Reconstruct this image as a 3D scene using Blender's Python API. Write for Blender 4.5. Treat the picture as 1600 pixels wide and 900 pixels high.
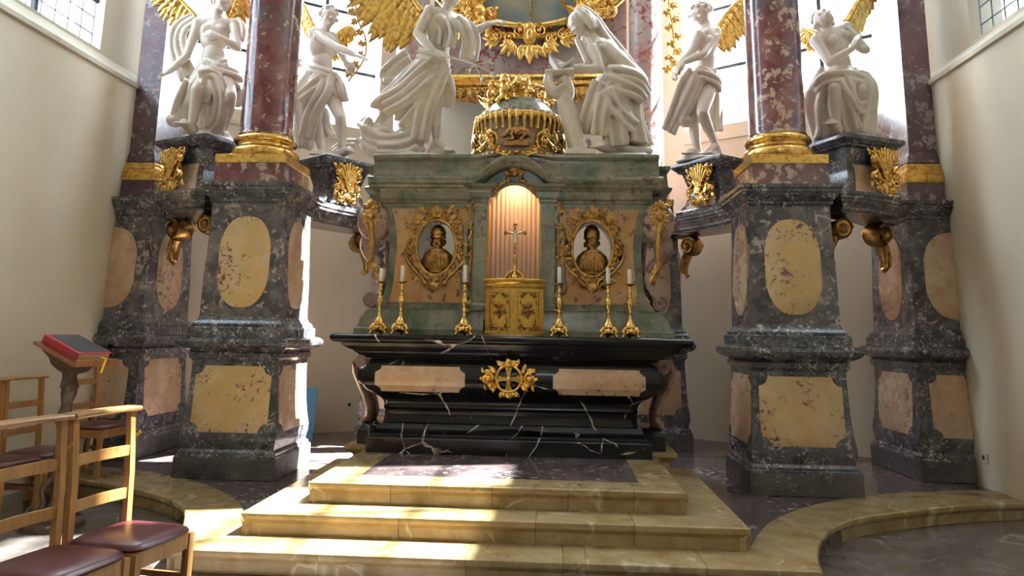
import bpy, math, random
import numpy as np
from mathutils import Vector, Matrix, noise as mnoise

for o in list(bpy.data.objects):
    bpy.data.objects.remove(o)
scene = bpy.context.scene
COL = scene.collection
random.seed(7)
PI = math.pi
# ------------------------------------------------------------------ camera
CAM = np.array([0.440, 0.0, 1.376]); FPX = 1150.0; CYP = 321.0
_yaw, _pitch, _roll = np.radians([-3.65, 9.83, 0.92])
_c, _s, _cp, _sp = np.cos(_yaw), np.sin(_yaw), np.cos(_pitch), np.sin(_pitch)
FW = np.array([_s*_cp, _c*_cp, _sp]); RT = np.array([_c, -_s, 0.0]); UP = np.cross(RT, FW)
RT, UP = np.cos(_roll)*RT + np.sin(_roll)*UP, -np.sin(_roll)*RT + np.cos(_roll)*UP
cam_data = bpy.data.cameras.new('camera'); cam = bpy.data.objects.new('camera', cam_data); COL.objects.link(cam)
cam.matrix_world = Matrix(((RT[0], UP[0], -FW[0], CAM[0]), (RT[1], UP[1], -FW[1], CAM[1]), (RT[2], UP[2], -FW[2], CAM[2]), (0, 0, 0, 1)))
cam_data.sensor_width = 36.0; cam_data.lens = FPX/1600*36.0; cam_data.shift_y = -(450-CYP)/1600
cam_data.clip_start = 0.05; cam_data.clip_end = 200
scene.camera = cam
# ------------------------------------------------------------------ world, sun, exposure
world = bpy.data.worlds.new('sky'); scene.world = world; world.use_nodes = True
_bg = world.node_tree.nodes['Background']; _bg.inputs[0].default_value = (0.80, 0.90, 1.0, 1); _bg.inputs[1].default_value = 44.0
sun_data = bpy.data.lights.new('sun', 'SUN'); sun_data.energy = 310.0; sun_data.angle = math.radians(0.6); sun_data.color = (1.0, 0.96, 0.89)
sun = bpy.data.objects.new('sun', sun_data); COL.objects.link(sun)
sun.location = (8, 7, 14)
sun.rotation_euler = Vector((-0.62, -0.165, -1.0)).to_track_quat('-Z', 'Y').to_euler()
vs = scene.view_settings
vs.view_transform = 'Standard'; vs.look = 'None'; vs.gamma = 1.0; vs.use_curve_mapping = False; vs.exposure = -0.48
scene.cycles.max_bounces = 9; scene.cycles.diffuse_bounces = 6; scene.cycles.glossy_bounces = 4
scene.cycles.transparent_max_bounces = 12; scene.cycles.sample_clamp_indirect = 6.0
scene.cycles.caustics_reflective = False; scene.cycles.caustics_refractive = False

# a photo pixel is a direction; the distance comes from the plane of the thing it belongs to
def ray(x, y): return FW + RT*(x-800)/FPX + UP*(CYP-y)/FPX
def atY(x, y, Y): d = ray(x, y); return Vector(CAM + d*(Y-CAM[1])/d[1])
def atZ(x, y, Z): d = ray(x, y); return Vector(CAM + d*(Z-CAM[2])/d[2])
def atX(x, y, X): d = ray(x, y); return Vector(CAM + d*(X-CAM[0])/d[0])

# ------------------------------------------------------------------ mesh builder
def basis(d):
    d = Vector(d).normalized()
    a = Vector((0, 0, 1)) if abs(d.z) < 0.9 else Vector((1, 0, 0))
    u = d.cross(a).normalized(); return u, d.cross(u).normalized()

class MB:
    def __init__(self): self.v = []; self.f = []
    def add(self, vs_, fs_):
        n = len(self.v); self.v += [tuple(p) for p in vs_]; self.f += [tuple(i+n for i in f) for f in fs_]; return self
    def box(self, c, s, rz=0, m=None):
        x, y, z = s[0]/2, s[1]/2, s[2]/2
        vs_ = [Vector((a, b, d)) for d in (-z, z) for a, b in ((-x, -y), (x, -y), (x, y), (-x, y))]
        if m is None: m = Matrix.Rotation(rz, 3, 'Z')
        vs_ = [m @ p + Vector(c) for p in vs_]
        return self.add(vs_, [(3, 2, 1, 0), (4, 5, 6, 7), (0, 1, 5, 4), (1, 2, 6, 5), (2, 3, 7, 6), (3, 0, 4, 7)])
    def bar(self, a, b, w, h, up=(0, 0, 1)):
        a, b = Vector(a), Vector(b); d = b-a; L = d.length; d.normalize()
        s = d.cross(Vector(up))
        if s.length < 1e-4: s = d.cross(Vector((0, 1, 0)))
        s.normalize(); t = s.cross(d)
        return self.box((a+b)/2, (w, L, h), m=Matrix((s, d, t)).transposed())
    def loft(self, rings, caps=True, closed=True):
        n = len(rings[0]); vs_ = [p for r in rings for p in r]; fs_ = []
        for i in range(len(rings)-1):
            for j in range(n if closed else n-1):
                k = (j+1) % n
                fs_.append((i*n+j, i*n+k, (i+1)*n+k, (i+1)*n+j))
        if caps and closed:
            fs_.append(tuple(range(n))[::-1]); m = (len(rings)-1)*n; fs_.append(tuple(m+j for j in range(n)))
        return self.add(vs_, fs_)
    def lathe(self, prof, c=(0, 0, 0), n=24, sx=1, sy=1, a0=0):
        c = Vector(c)
        rings = [[c+Vector((r*sx*math.cos(a0+2*PI*k/n), r*sy*math.sin(a0+2*PI*k/n), z)) for k in range(n)] for r, z in prof]
        return self.loft(rings)
    def tube(self, path, rad, n=8, flat=None):
        path = [Vector(p) for p in path]
        if not hasattr(rad, '__len__'): rad = [rad]*len(path)
        t0 = (path[1]-path[0]).normalized(); u, w = basis(t0); rings = []
        if flat is not None:
            fl = Vector(flat); u = (fl - t0*fl.dot(t0)).normalized(); w = t0.cross(u)
        for i, p in enumerate(path):
            t = (path[min(i+1, len(path)-1)]-path[max(i-1, 0)])
            if t.length < 1e-9: t = t0
            t = t.normalized(); u = (u - t*u.dot(t)); u = u.normalized() if u.length > 1e-6 else basis(t)[0]; w = t.cross(u)
            r = rad[i]; ru, rw = r if hasattr(r, '__len__') else (r, r)
            rings.append([p+u*ru*math.cos(2*PI*k/n)+w*rw*math.sin(2*PI*k/n) for k in range(n)])
        return self.loft(rings)
    def cap(self, a, b, ra, rb, n=12):
        a, b = Vector(a), Vector(b); d = (b-a)
        if d.length < 1e-6: return self.ell(a, (ra,)*3)
        d.normalize(); path, rad = [], []
        for s in (-1.0, -.92, -.7, -.38): path.append(a+d*ra*s); rad.append(max(ra*math.sqrt(max(0, 1-s*s)), ra*.04))
        path += [a, b]; rad += [ra, rb]
        for s in (.38, .7, .92, 1.0): path.append(b+d*rb*s); rad.append(max(rb*math.sqrt(max(0, 1-s*s)), rb*.04))
        return self.tube(path, rad, n)
    def chain(self, pts, rads, n=12):
        for i in range(len(pts)-1): self.cap(pts[i], pts[i+1], rads[i], rads[i+1], n)
        return self
    def ell(self, c, r, m=None, nu=12, nv=8):
        c = Vector(c); rings = []
        if not hasattr(r, '__len__'): r = (r, r, r)
        for i in range(nv+1):
            ph = PI*(-.5+i/nv); cz, sz = max(math.cos(ph), .02), math.sin(ph); ring = []
            for k in range(nu):
                p = Vector((r[0]*cz*math.cos(2*PI*k/nu), r[1]*cz*math.sin(2*PI*k/nu), r[2]*sz))
                ring.append(c+(m @ p if m is not None else p))
            rings.append(ring)
        return self.loft(rings)
    def prism(self, poly, f0, f1):   # poly of 2-D points, f0/f1 map (u,v) to 3-D at the two ends
        return self.loft([[f0(*p) for p in poly], [f1(*p) for p in poly]])
    def join(self, o, m=None):
        return self.add([m @ Vector(p) for p in o.v] if m is not None else o.v, o.f)

def offs(poly, d):
    n = len(poly); out = []
    for i in range(n):
        a, b, c = Vector(poly[i-1]), Vector(poly[i]), Vector(poly[(i+1) % n])
        e1, e2 = (b-a).normalized(), (c-b).normalized()
        n1, n2 = Vector((e1.y, -e1.x)), Vector((e2.y, -e2.x))
        m = n1+n2; m = m/max(m.dot(n1), .25)
        out.append(b+m*d)
    return out
def rings_of(poly, prof, clamp=None):
    rs = []
    for d, z in prof:
        r = [Vector((p.x, p.y, z)) for p in offs(poly, d)]
        if clamp: r = [clamp(p) for p in r]
        rs.append(r)
    return rs
def rect(x0, x1, y0, y1): return [Vector((x0, y0)), Vector((x1, y0)), Vector((x1, y1)), Vector((x0, y1))]
def bez(pts, n=24):   # Catmull-Rom through the points
    P = [Vector(p) for p in pts]; P = [P[0]*2-P[1]]+P+[P[-1]*2-P[-2]]; out = []; segs = len(P)-3
    for i in range(n+1):
        t = i/n*segs; k = min(int(t), segs-1); t -= k; a, b, c, d = P[k:k+4]
        out.append(.5*((2*b)+(c-a)*t+(2*a-5*b+4*c-d)*t*t+(3*b-a-3*c+d)*t**3))
    return out

def obj(name, mb, mat, parent=None, smooth=True, org=None, remesh=None, angle=40):
    me = bpy.data.meshes.new(name)
    off = Vector(org) if org is not None else (Vector(parent['_w']) if parent is not None and '_w' in parent else Vector((0, 0, 0)))
    me.from_pydata([(p[0]-off.x, p[1]-off.y, p[2]-off.z) for p in mb.v], [], mb.f)
    me.validate(); me.update()
    import bmesh
    bm = bmesh.new(); bm.from_mesh(me); bmesh.ops.recalc_face_normals(bm, faces=bm.faces); bm.to_mesh(me); bm.free()
    o = bpy.data.objects.new(name, me); COL.objects.link(o)
    if remesh:
        m = o.modifiers.new('r', 'REMESH'); m.mode = 'VOXEL'; m.voxel_size = remesh[0]; m.use_smooth_shade = True
        s = o.modifiers.new('s', 'SMOOTH'); s.factor = .5; s.iterations = remesh[1]
        if len(remesh) > 2:
            dc = o.modifiers.new('d', 'DECIMATE'); dc.ratio = remesh[2]
        bpy.context.view_layer.update()
        new = bpy.data.meshes.new_from_object(o.evaluated_get(bpy.context.evaluated_depsgraph_get()))
        o.modifiers.clear(); o.data = new; bpy.data.meshes.remove(me); me = new; me.name = name
    if smooth:
        me.polygons.foreach_set('use_smooth', [True]*len(me.polygons))
        if not remesh: me.set_sharp_from_angle(angle=math.radians(angle))
    me.materials.append(mat)
    if parent is not None:
        o.parent = parent
        if '_sub' in parent: pass
    elif org is not None: o.location = off
    if parent is None and org is None: pass
    o['_w'] = tuple(off)
    return o
def thing(name, label, cat, loc=(0, 0, 0), group=None):
    o = bpy.data.objects.new(name, None); COL.objects.link(o); o.location = loc; o.empty_display_size = .1
    o['_w'] = tuple(loc); o['label'] = label; o['category'] = cat
    if group: o['group'] = group
    return o
def tag(o, label, cat, group=None, kind=None):
    if label: o['label'] = label
    if cat: o['category'] = cat
    if group: o['group'] = group
    if kind: o['kind'] = kind
    return o
def struct(o, label=None):
    o['kind'] = 'structure'
    if label: o['label'] = label
    return o
def mirror(mb):
    m = MB(); m.v = [(-p[0], p[1], p[2]) for p in mb.v]; m.f = [f[::-1] for f in mb.f]; return m
# ------------------------------------------------------------------ materials
class NT:
    def __init__(self, name):
        self.m = bpy.data.materials.new(name); self.m.use_nodes = True; self.t = self.m.node_tree
        self.b = self.t.nodes['Principled BSDF']; self.out = self.t.nodes['Material Output']
    def n(self, ty, **kw):
        nd = self.t.nodes.new(ty)
        for k, v in kw.items():
            if k in nd.inputs: nd.inputs[k].default_value = v
            else: setattr(nd, k, v)
        return nd
    def l(self, a, b): self.t.links.new(a, b)
    def co(self, scale=(1, 1, 1)):
        tc = self.n('ShaderNodeTexCoord'); oi = self.n('ShaderNodeObjectInfo')
        mul = self.n('ShaderNodeVectorMath', operation='SCALE'); mul.inputs[3].default_value = 37.0
        cb = self.n('ShaderNodeCombineXYZ'); self.l(oi.outputs['Random'], cb.inputs[0]); self.l(oi.outputs['Random'], cb.inputs[1])
        self.l(cb.outputs[0], mul.inputs[0])
        ad = self.n('ShaderNodeVectorMath', operation='ADD'); self.l(tc.outputs['Object'], ad.inputs[0]); self.l(mul.outputs[0], ad.inputs[1])
        mp = self.n('ShaderNodeMapping'); mp.inputs['Scale'].default_value = scale; self.l(ad.outputs[0], mp.inputs[0])
        return mp.outputs[0]
    def noise(self, co, scale, detail=4, rough=.55, dist=0.0):
        nd = self.n('ShaderNodeTexNoise'); nd.inputs['Scale'].default_value = scale; nd.inputs['Detail'].default_value = detail
        nd.inputs['Roughness'].default_value = rough; nd.inputs['Distortion'].default_value = dist; self.l(co, nd.inputs['Vector']); return nd.outputs['Fac']
    def warp(self, co, scale, amt):
        nd = self.n('ShaderNodeTexNoise'); nd.inputs['Scale'].default_value = scale; nd.inputs['Detail'].default_value = 3; self.l(co, nd.inputs['Vector'])
        s = self.n('ShaderNodeVectorMath', operation='SCALE'); s.inputs[3].default_value = amt; self.l(nd.outputs['Color'], s.inputs[0])
        a = self.n('ShaderNodeVectorMath', operation='ADD'); self.l(co, a.inputs[0]); self.l(s.outputs[0], a.inputs[1]); return a.outputs[0]
    def ramp(self, fac, stops, interp='LINEAR'):
        r = self.n('ShaderNodeValToRGB'); r.color_ramp.interpolation = interp; e = r.color_ramp.elements
        while len(e) < len(stops): e.new(.5)
        for k, (p, c) in enumerate(stops):
            e[k].position = p; e[k].color = tuple(c)+((1,) if len(c) == 3 else ())
        self.l(fac, r.inputs[0]); return r.outputs[0]
    def mix(self, fac, a, b, mode='MIX'):
        m = self.n('ShaderNodeMix', data_type='RGBA', blend_type=mode)
        for s, v in ((0, fac), (6, a), (7, b)):
            if hasattr(v, 'links') or hasattr(v, 'is_linked'): self.l(v, m.inputs[s])
            elif s == 0: m.inputs[0].default_value = v
            else: m.inputs[s].default_value = tuple(v)+((1,) if len(v) == 3 else ())
        return m.outputs[2]
    def bump(self, h, strength=.2, dist=.01):
        b = self.n('ShaderNodeBump'); b.inputs['Strength'].default_value = strength; b.inputs['Distance'].default_value = dist
        self.l(h, b.inputs['Height']); self.l(b.outputs[0], self.b.inputs['Normal'])
    def fin(self, col, rough=.5, metal=0.0, spec=.5):
        if hasattr(col, 'is_linked'): self.l(col, self.b.inputs['Base Color'])
        else: self.b.inputs['Base Color'].default_value = tuple(col)+(1,)
        if hasattr(rough, 'is_linked'): self.l(rough, self.b.inputs['Roughness'])
        else: self.b.inputs['Roughness'].default_value = rough
        self.b.inputs['Metallic'].default_value = metal; self.b.inputs['Specular IOR Level'].default_value = spec
        return self.m

def plaster(name, c, amt=.06):
    t = NT(name); co = t.co(); f = t.noise(co, .8, 5, .6); f2 = t.noise(co, 9, 4)
    col = t.ramp(f, [(.3, [x*(1-amt*1.6) for x in c]), (.7, [min(1, x*(1+amt*.4)) for x in c])])
    t.bump(f2, .12, .01); return t.fin(col, .85, spec=.2)
def breccia(name, base, lo, hi, fleck, scale=9, fleck_amt=.5, rough=.2, fscale=28, vein=None, big=None, cluster=.35):
    # broken stone: clouds of three tones, shards of a lighter one, clustered flecks and optional large patches
    t = NT(name); co = t.co(); w = t.warp(co, scale*.55, .22)
    f = t.noise(w, scale*.42, 6, .62); col = t.ramp(f, [(.30, lo), (.5, base), (.70, hi)])
    if big:
        g0 = t.noise(w, big[1], 4, .6); col = t.mix(t.ramp(g0, [(big[2], (0, 0, 0)), (big[2]+.07, (.85,)*3)]), col, t.mix(.35, big[0], col))
    v = t.n('ShaderNodeTexVoronoi', feature='F1'); v.inputs['Scale'].default_value = scale*1.6; t.l(w, v.inputs['Vector'])
    cell = t.ramp(v.outputs['Color'], [(.55, (0, 0, 0)), (.62, (.6,)*3)])
    col = t.mix(cell, col, t.mix(.5, col, hi))
    f2 = t.noise(w, fscale, 5, .68); g = t.noise(co, scale*.35, 2)
    ma = t.n('ShaderNodeMath', operation='MULTIPLY_ADD'); t.l(g, ma.inputs[0]); ma.inputs[1].default_value = cluster; ma.inputs[2].default_value = -.5*cluster
    ad = t.n('ShaderNodeMath', operation='ADD'); t.l(ma.outputs[0], ad.inputs[0]); t.l(f2, ad.inputs[1])
    msk = t.ramp(ad.outputs[0], [(fleck_amt, (0, 0, 0)), (fleck_amt+.045, (1, 1, 1))])
    col = t.mix(msk, col, fleck)
    if vein:
        vn = t.noise(w, scale*.5, 3, .5); vm = t.ramp(vn, [(.485, (0, 0, 0)), (.5, (1, 1, 1)), (.515, (0, 0, 0))]); col = t.mix(vm, col, vein)
    r = t.ramp(f, [(.2, (rough*.8,)*3), (.8, (rough*1.5,)*3)])
    return t.fin(col, r, spec=.5)
def veined(name, base, hi, vein, scale=2.0, width=.012, rough=.12, aniso=(1, 1, 1), vmix=.9, second=None):
    t = NT(name); co = t.co(aniso); w = t.warp(co, scale*.9, .35)
    f = t.noise(w, scale*2.2, 6, .6); col = t.ramp(f, [(.3, base), (.7, hi)])
    v1 = t.noise(w, scale, 2, .45, .4); m1 = t.ramp(v1, [(.5-width*1.5, (0, 0, 0)), (.5, (vmix,)*3), (.5+width, (0, 0, 0))])
    br = t.noise(co, scale*2.1, 2); gate = t.ramp(br, [(.48, (0, 0, 0)), (.6, (1, 1, 1))])
    m1 = t.mix(1.0, m1, gate, 'MULTIPLY'); col = t.mix(m1, col, vein)
    if second:
        v2 = t.noise(w, scale*3.1, 3, .5); m2 = t.ramp(v2, [(.49, (0, 0, 0)), (.5, (.7,)*3), (.512, (0, 0, 0))]); col = t.mix(t.mix(1.0, m2, gate, 'MULTIPLY'), col, second)
    return t.fin(col, rough)
def gold(name, c=(.80, .50, .13), rough=.26, dark=(.30, .15, .04)):
    t = NT(name); co = t.co(); f = t.noise(co, 22, 4, .6); col = t.ramp(f, [(.32, dark), (.52, c), (.8, [min(1, x*1.15) for x in c])])
    t.bump(t.noise(co, 70, 3), .25, .004); return t.fin(col, rough, 1.0)
def plain(name, c, rough=.5, metal=0.0, var=.12, scale=14, bump=.0):
    t = NT(name); co = t.co(); f = t.noise(co, scale, 5, .6)
    col = t.ramp(f, [(.3, [x*(1-var) for x in c]), (.7, [min(1, x*(1+var)) for x in c])])
    if bump: t.bump(t.noise(co, scale*3, 4), bump, .005)
    return t.fin(col, rough, metal)
def wood(name, c, rough=.35):
    t = NT(name); co = t.co((14, 14, 1.2)); w = t.warp(co, 1.1, .5); f = t.noise(w, 2.2, 5, .55, .6)
    col = t.ramp(f, [(.3, [x*.62 for x in c]), (.55, c), (.75, [min(1, x*1.2) for x in c])]); t.bump(f, .08, .003)
    return t.fin(col, rough)
M = {}
M['wall'] = plaster('wall plaster', (.77, .695, .545))
M['stone_trim'] = plaster('sandstone trim', (.70, .66, .54), .1)
M['ceiling'] = plaster('vault plaster', (.84, .81, .74))
M['pier'] = breccia('grey breccia', (.045, .047, .056), (.010, .011, .014), (.15, .15, .165), (.46, .43, .42), 17, .575, .16, 30, None, ((.10, .105, .125), 1.6, .52))
M['pier_up'] = breccia('violet grey breccia', (.085, .080, .088), (.018, .017, .021), (.24, .21, .205), (.44, .38, .35), 9, .575, .15, 17, None, ((.035, .036, .045), 1.5, .50))
M['plinth_stone'] = breccia('dark plinth stone', (.055, .052, .050), (.025, .024, .024), (.11, .105, .095), (.20, .19, .165), 6, .60, .5, 24)
M['ochre'] = breccia('ochre breccia', (.60, .41, .165), (.66, .53, .31), (.54, .38, .23), (.13, .065, .075), 7, .588, .22, 23, None, ((.60, .48, .33), 1.8, .52), .5)
M['rose'] = breccia('rose breccia', (.52, .34, .21), (.46, .26, .17), (.60, .46, .32), (.19, .11, .105), 6, .605, .22, 19, None, ((.55, .42, .32), 1.8, .52), .45)
M['red'] = breccia('red breccia', (.125, .028, .034), (.045, .015, .022), (.24, .12, .11), (.50, .37, .29), 6, .555, .10, 11, None, ((.10, .088, .098), 1.3, .50), .5)
M['red_pale'] = breccia('pale red breccia', (.46, .34, .32), (.26, .075, .085), (.60, .52, .48), (.27, .07, .07), 5, .56, .14, 10, None, ((.42, .38, .37), 1.4, .5), .5)
M['red_dark'] = breccia('dark red breccia', (.095, .026, .032), (.032, .013, .018), (.17, .10, .10), (.28, .23, .23), 6, .56, .27, 12, None, ((.050, .050, .060), 1.0, .48), .4)
M['green'] = breccia('green marble', (.155, .175, .120), (.050, .085, .052), (.30, .27, .20), (.15, .085, .08), 7, .60, .20, 18, None, ((.27, .205, .155), 2.6, .55), .45)
M['green_dark'] = breccia('deep green marble', (.080, .105, .075), (.030, .052, .037), (.15, .16, .12), (.13, .09, .08), 4, .60, .2, 10)
M['amber'] = breccia('amber marble', (.47, .235, .070), (.30, .14, .055), (.45, .28, .14), (.13, .065, .06), 5, .575, .22, 12, None, ((.36, .27, .18), 2.0, .54), .5)
M['brownred'] = breccia('brown red marble', (.28, .17, .14), (.13, .065, .055), (.44, .34, .29), (.09, .045, .045), 7, .57, .2, 14)
def mk_black():
    t = NT('black marble'); co = t.co((1, 1, 1)); w = t.warp(co, 2.2, .16)
    col = t.ramp(t.noise(w, 4, 5), [(.3, (.0025, .0025, .0035)), (.7, (.008, .008, .010))])
    v = t.n('ShaderNodeTexVoronoi', feature='DISTANCE_TO_EDGE'); v.inputs['Scale'].default_value = 1.7; t.l(w, v.inputs['Vector'])
    wd = t.noise(co, 9, 3); th = t.n('ShaderNodeMath', operation='MULTIPLY_ADD'); t.l(wd, th.inputs[0]); th.inputs[1].default_value = .055; th.inputs[2].default_value = -.020
    lt_ = t.n('ShaderNodeMath', operation='LESS_THAN'); t.l(v.outputs['Distance'], lt_.inputs[0]); t.l(th.outputs[0], lt_.inputs[1])
    gate = t.ramp(t.noise(co, 2.6, 2), [(.47, (0, 0, 0)), (.56, (1, 1, 1))])
    m = t.mix(1.0, lt_.outputs[0], gate, 'MULTIPLY'); col = t.mix(m, col, t.ramp(t.noise(co, 12, 3), [(.35, (.12, .10, .085)), (.6, (.62, .56, .49))]))
    return t.fin(col, .17, 0, .3)
M['black'] = mk_black()
M['siena'] = veined('siena marble', (.24, .16, .062), (.41, .315, .175), (.66, .58, .44), 2.1, .020, .16, (1, 1, 1), .6, (.20, .085, .025))
M['purple'] = breccia('purple marble', (.095, .070, .072), (.050, .038, .040), (.17, .14, .135), (.36, .32, .31), 6, .59, .13, 14)
M['flag'] = veined('grey floor marble', (.085, .074, .066), (.18, .16, .145), (.42, .39, .35), 1.5, .010, .20, (1, 1, 1), .6)
M['statue'] = plain('white statue plaster', (.715, .635, .545), .36, 0, .12, 5, .10)
M['statue_base'] = plain('pale statue plinth', (.66, .62, .58), .5, 0, .12, 8, .15)
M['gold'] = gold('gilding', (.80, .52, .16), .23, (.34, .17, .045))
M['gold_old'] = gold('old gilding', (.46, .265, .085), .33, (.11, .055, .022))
M['brass'] = gold('brass sheet', (.60, .38, .09), .34, (.48, .28, .06))
M['bronze'] = gold('bronze', (.30, .16, .055), .36, (.10, .045, .02))
M['curtain'] = plain('rose curtain', (.72, .56, .50), .8, 0, .05, 6)
M['jamb'] = plain('gilt jamb', (.55, .36, .12), .4, 0, .15, 8)
M['wax'] = plain('candle wax', (.86, .84, .80), .45, 0, .03)
M['iron'] = plain('dark iron', (.045, .05, .065), .45, .4, .2)
M['lead'] = plain('lead came', (.16, .17, .19), .5, .2, .2)
M['oak'] = wood('honey oak', (.35, .17, .055))
M['oak_dark'] = wood('brown oak', (.24, .105, .04))
M['carved'] = wood('carved dark oak', (.060, .030, .018), .4)
M['leather'] = plain('oxblood leather', (.075, .018, .022), .30, 0, .2, 40, .12)
M['book_red'] = plain('red cloth', (.30, .014, .030), .5, 0, .1, 30)
M['book_dark'] = plain('dark cover print', (.035, .045, .045), .35, 0, .5, 9)
M['paper'] = plain('page edge', (.62, .42, .26), .7, 0, .1, 60)
M['yellow'] = plain('yellow ribbon', (.85, .62, .04), .5, 0, .05)
M['white_plastic'] = plain('white plastic', (.72, .72, .70), .4, 0, .04)
M['dark_plastic'] = plain('dark plastic', (.04, .04, .04), .4, 0, .1)
M['blue'] = plain('blue board', (.06, .20, .34), .5, 0, .15)
M['linen'] = plain('white linen', (.74, .66, .72), .8, 0, .05)
def mk_glass(nm, c):
    t = NT(nm); t.t.nodes.remove(t.b)
    tr = t.n('ShaderNodeBsdfTransparent'); tr.inputs[0].default_value = tuple(c)+(1,)
    gl = t.n('ShaderNodeBsdfGlossy'); gl.inputs['Roughness'].default_value = .08
    mx = t.n('ShaderNodeMixShader'); mx.inputs[0].default_value = .05
    t.l(tr.outputs[0], mx.inputs[1]); t.l(gl.outputs[0], mx.inputs[2]); t.l(mx.outputs[0], t.out.inputs[0]); return t.m
M['glass'] = mk_glass('clear window glass', (.94, .96, .97)); M['glass_dim'] = mk_glass('dimmed window glass', (.56, .575, .59))  # second glass is darkened to cut the light from the side windows
def mk_lamp():
    t = NT('lamp glow'); t.b.inputs['Emission Color'].default_value = (1, .55, .22, 1); t.b.inputs['Emission Strength'].default_value = 22; return t.m
M['lamp'] = mk_lamp()
def mk_paint():
    t = NT('painting'); co = t.co((1, 1, 1.6)); w = t.warp(co, 1.2, .5); f = t.noise(w, 1.1, 4, .5)
    return t.fin(t.ramp(f, [(.32, (.06, .10, .15)), (.47, (.16, .19, .19)), (.55, (.24, .24, .19)), (.7, (.30, .27, .20))]), .35)
M['paint'] = mk_paint()
# ------------------------------------------------------------------ the building
WX = 4.55; ZTOP = 15.0
def seg_wall(name, A, B, z0, z1, t, holes, mat, label, inset=0.0):
    # straight wall from A to B (plan), thickness t to the outside; holes = (s0,s1,za,zb)
    A, B = Vector(A), Vector(B); d = (B-A); L = d.length; d.normalize(); nrm = Vector((-d.y, d.x))
    A = A+nrm*inset; mb = MB()
    def blk(s0, s1, za, zb):
        if s1-s0 < 1e-4 or zb-za < 1e-4: return
        pts = [A+d*s0, A+d*s1, A+d*s1+nrm*t, A+d*s0+nrm*t]
        mb.loft([[Vector((p.x, p.y, za)) for p in pts], [Vector((p.x, p.y, zb)) for p in pts]])
    s = 0.0
    for (a, b, za, zb) in sorted(holes):
        blk(s, a, z0, z1); blk(a, b, z0, za); blk(a, b, zb, z1); s = b
    blk(s, L, z0, z1)
    return struct(obj(name, mb, mat, smooth=False), label), A, d, nrm

def ledge(mb, A, B, z0, z1, inset):   # sloping sill strip between lower and upper wall
    A, B = Vector(A), Vector(B); d = (B-A).normalized(); n = Vector((-d.y, d.x))
    q = [(A-n*.035, z0-.05), (A-n*.035, z0), (A+n*inset, z1), (A+n*inset, z0-.05)]
    r0 = [Vector((p.x, p.y, z)) for p, z in q]; r1 = [Vector(((p+(B-A)).x, (p+(B-A)).y, z)) for p, z in q]
    mb.loft([r0, r1])

pane_mesh = {}
def window(name, label, A, d, nrm, s0, s1, za, zb, depth, zsplit, pw, ph, mull, bars, gl='glass'):
    # leaded window in the plane A+nrm*depth; panes one by one up to zsplit, a plain sheet above
    root = bpy.data.objects.new(name, None); COL.objects.link(root); struct(root, label)
    o = A+nrm*depth; P = lambda s, z, t=0: Vector((o.x+d.x*s+nrm.x*t, o.y+d.y*s+nrm.y*t, z))
    root['_w'] = (0, 0, 0)
    nc = max(1, round((s1-s0)/pw)); w = (s1-s0)/nc; nr = max(1, round((zsplit-za)/ph)); h = (zsplit-za)/nr
    key = (round(w, 4), round(h, 4), round(d.x, 4), round(d.y, 4))
    if key not in pane_mesh:
        me = bpy.data.meshes.new('pane'); g = .004; dd = Vector((d.x, d.y, 0)); up = Vector((0, 0, 1)); nn = Vector((nrm.x, nrm.y, 0))
        v = [dd*a+up*b+nn*c for c in (-.0015, .0015) for a, b in ((g, g), (w-g, g), (w-g, h-g), (g, h-g))]
        me.from_pydata(v, [], [(3, 2, 1, 0), (4, 5, 6, 7), (0, 1, 5, 4), (1, 2, 6, 5), (2, 3, 7, 6), (3, 0, 4, 7)]); me.materials.append(M[gl]); pane_mesh[key] = me
    for i in range(nc):
        for j in range(nr):
            p = bpy.data.objects.new('pane', pane_mesh[key]); COL.objects.link(p); p.location = P(s0+i*w, za+j*h); p.parent = root
    mb = MB()
    pts = [P(s0, zsplit, -.0015), P(s1, zsplit, -.0015), P(s1, zb, -.0015), P(s0, zb, -.0015)]
    mb.loft([pts, [p+Vector((nrm.x, nrm.y, 0))*.003 for p in pts]]); obj('upper_glazing', mb, M[gl], root, False)
    mb = MB(); up = (0, 0, 1)
    for i in range(nc+1): mb.bar(P(s0+i*w, za), P(s0+i*w, zb), .009, .012, (nrm.x, nrm.y, 0))
    zz = za
    while zz < zb: mb.bar(P(s0, zz), P(s1, zz), .012, .009, up); zz += h
    obj('lead_lattice', mb, M['lead'], root, False)
    for s in mull:
        mb = MB(); mb.bar(P(s, za, -.01), P(s, zb, -.01), .05, .05, (nrm.x, nrm.y, 0)); obj('mullion', mb, M['iron'], root, False)
    for z in bars:
        mb = MB(); mb.bar(P(s0, z, -.02), P(s1, z, -.02), .03, .05, up); obj('saddle_bar', mb, M['iron'], root, False)
    return root

VA, VB = (4.60, 9.00), (2.05, 10.75)
INS = .30
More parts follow.
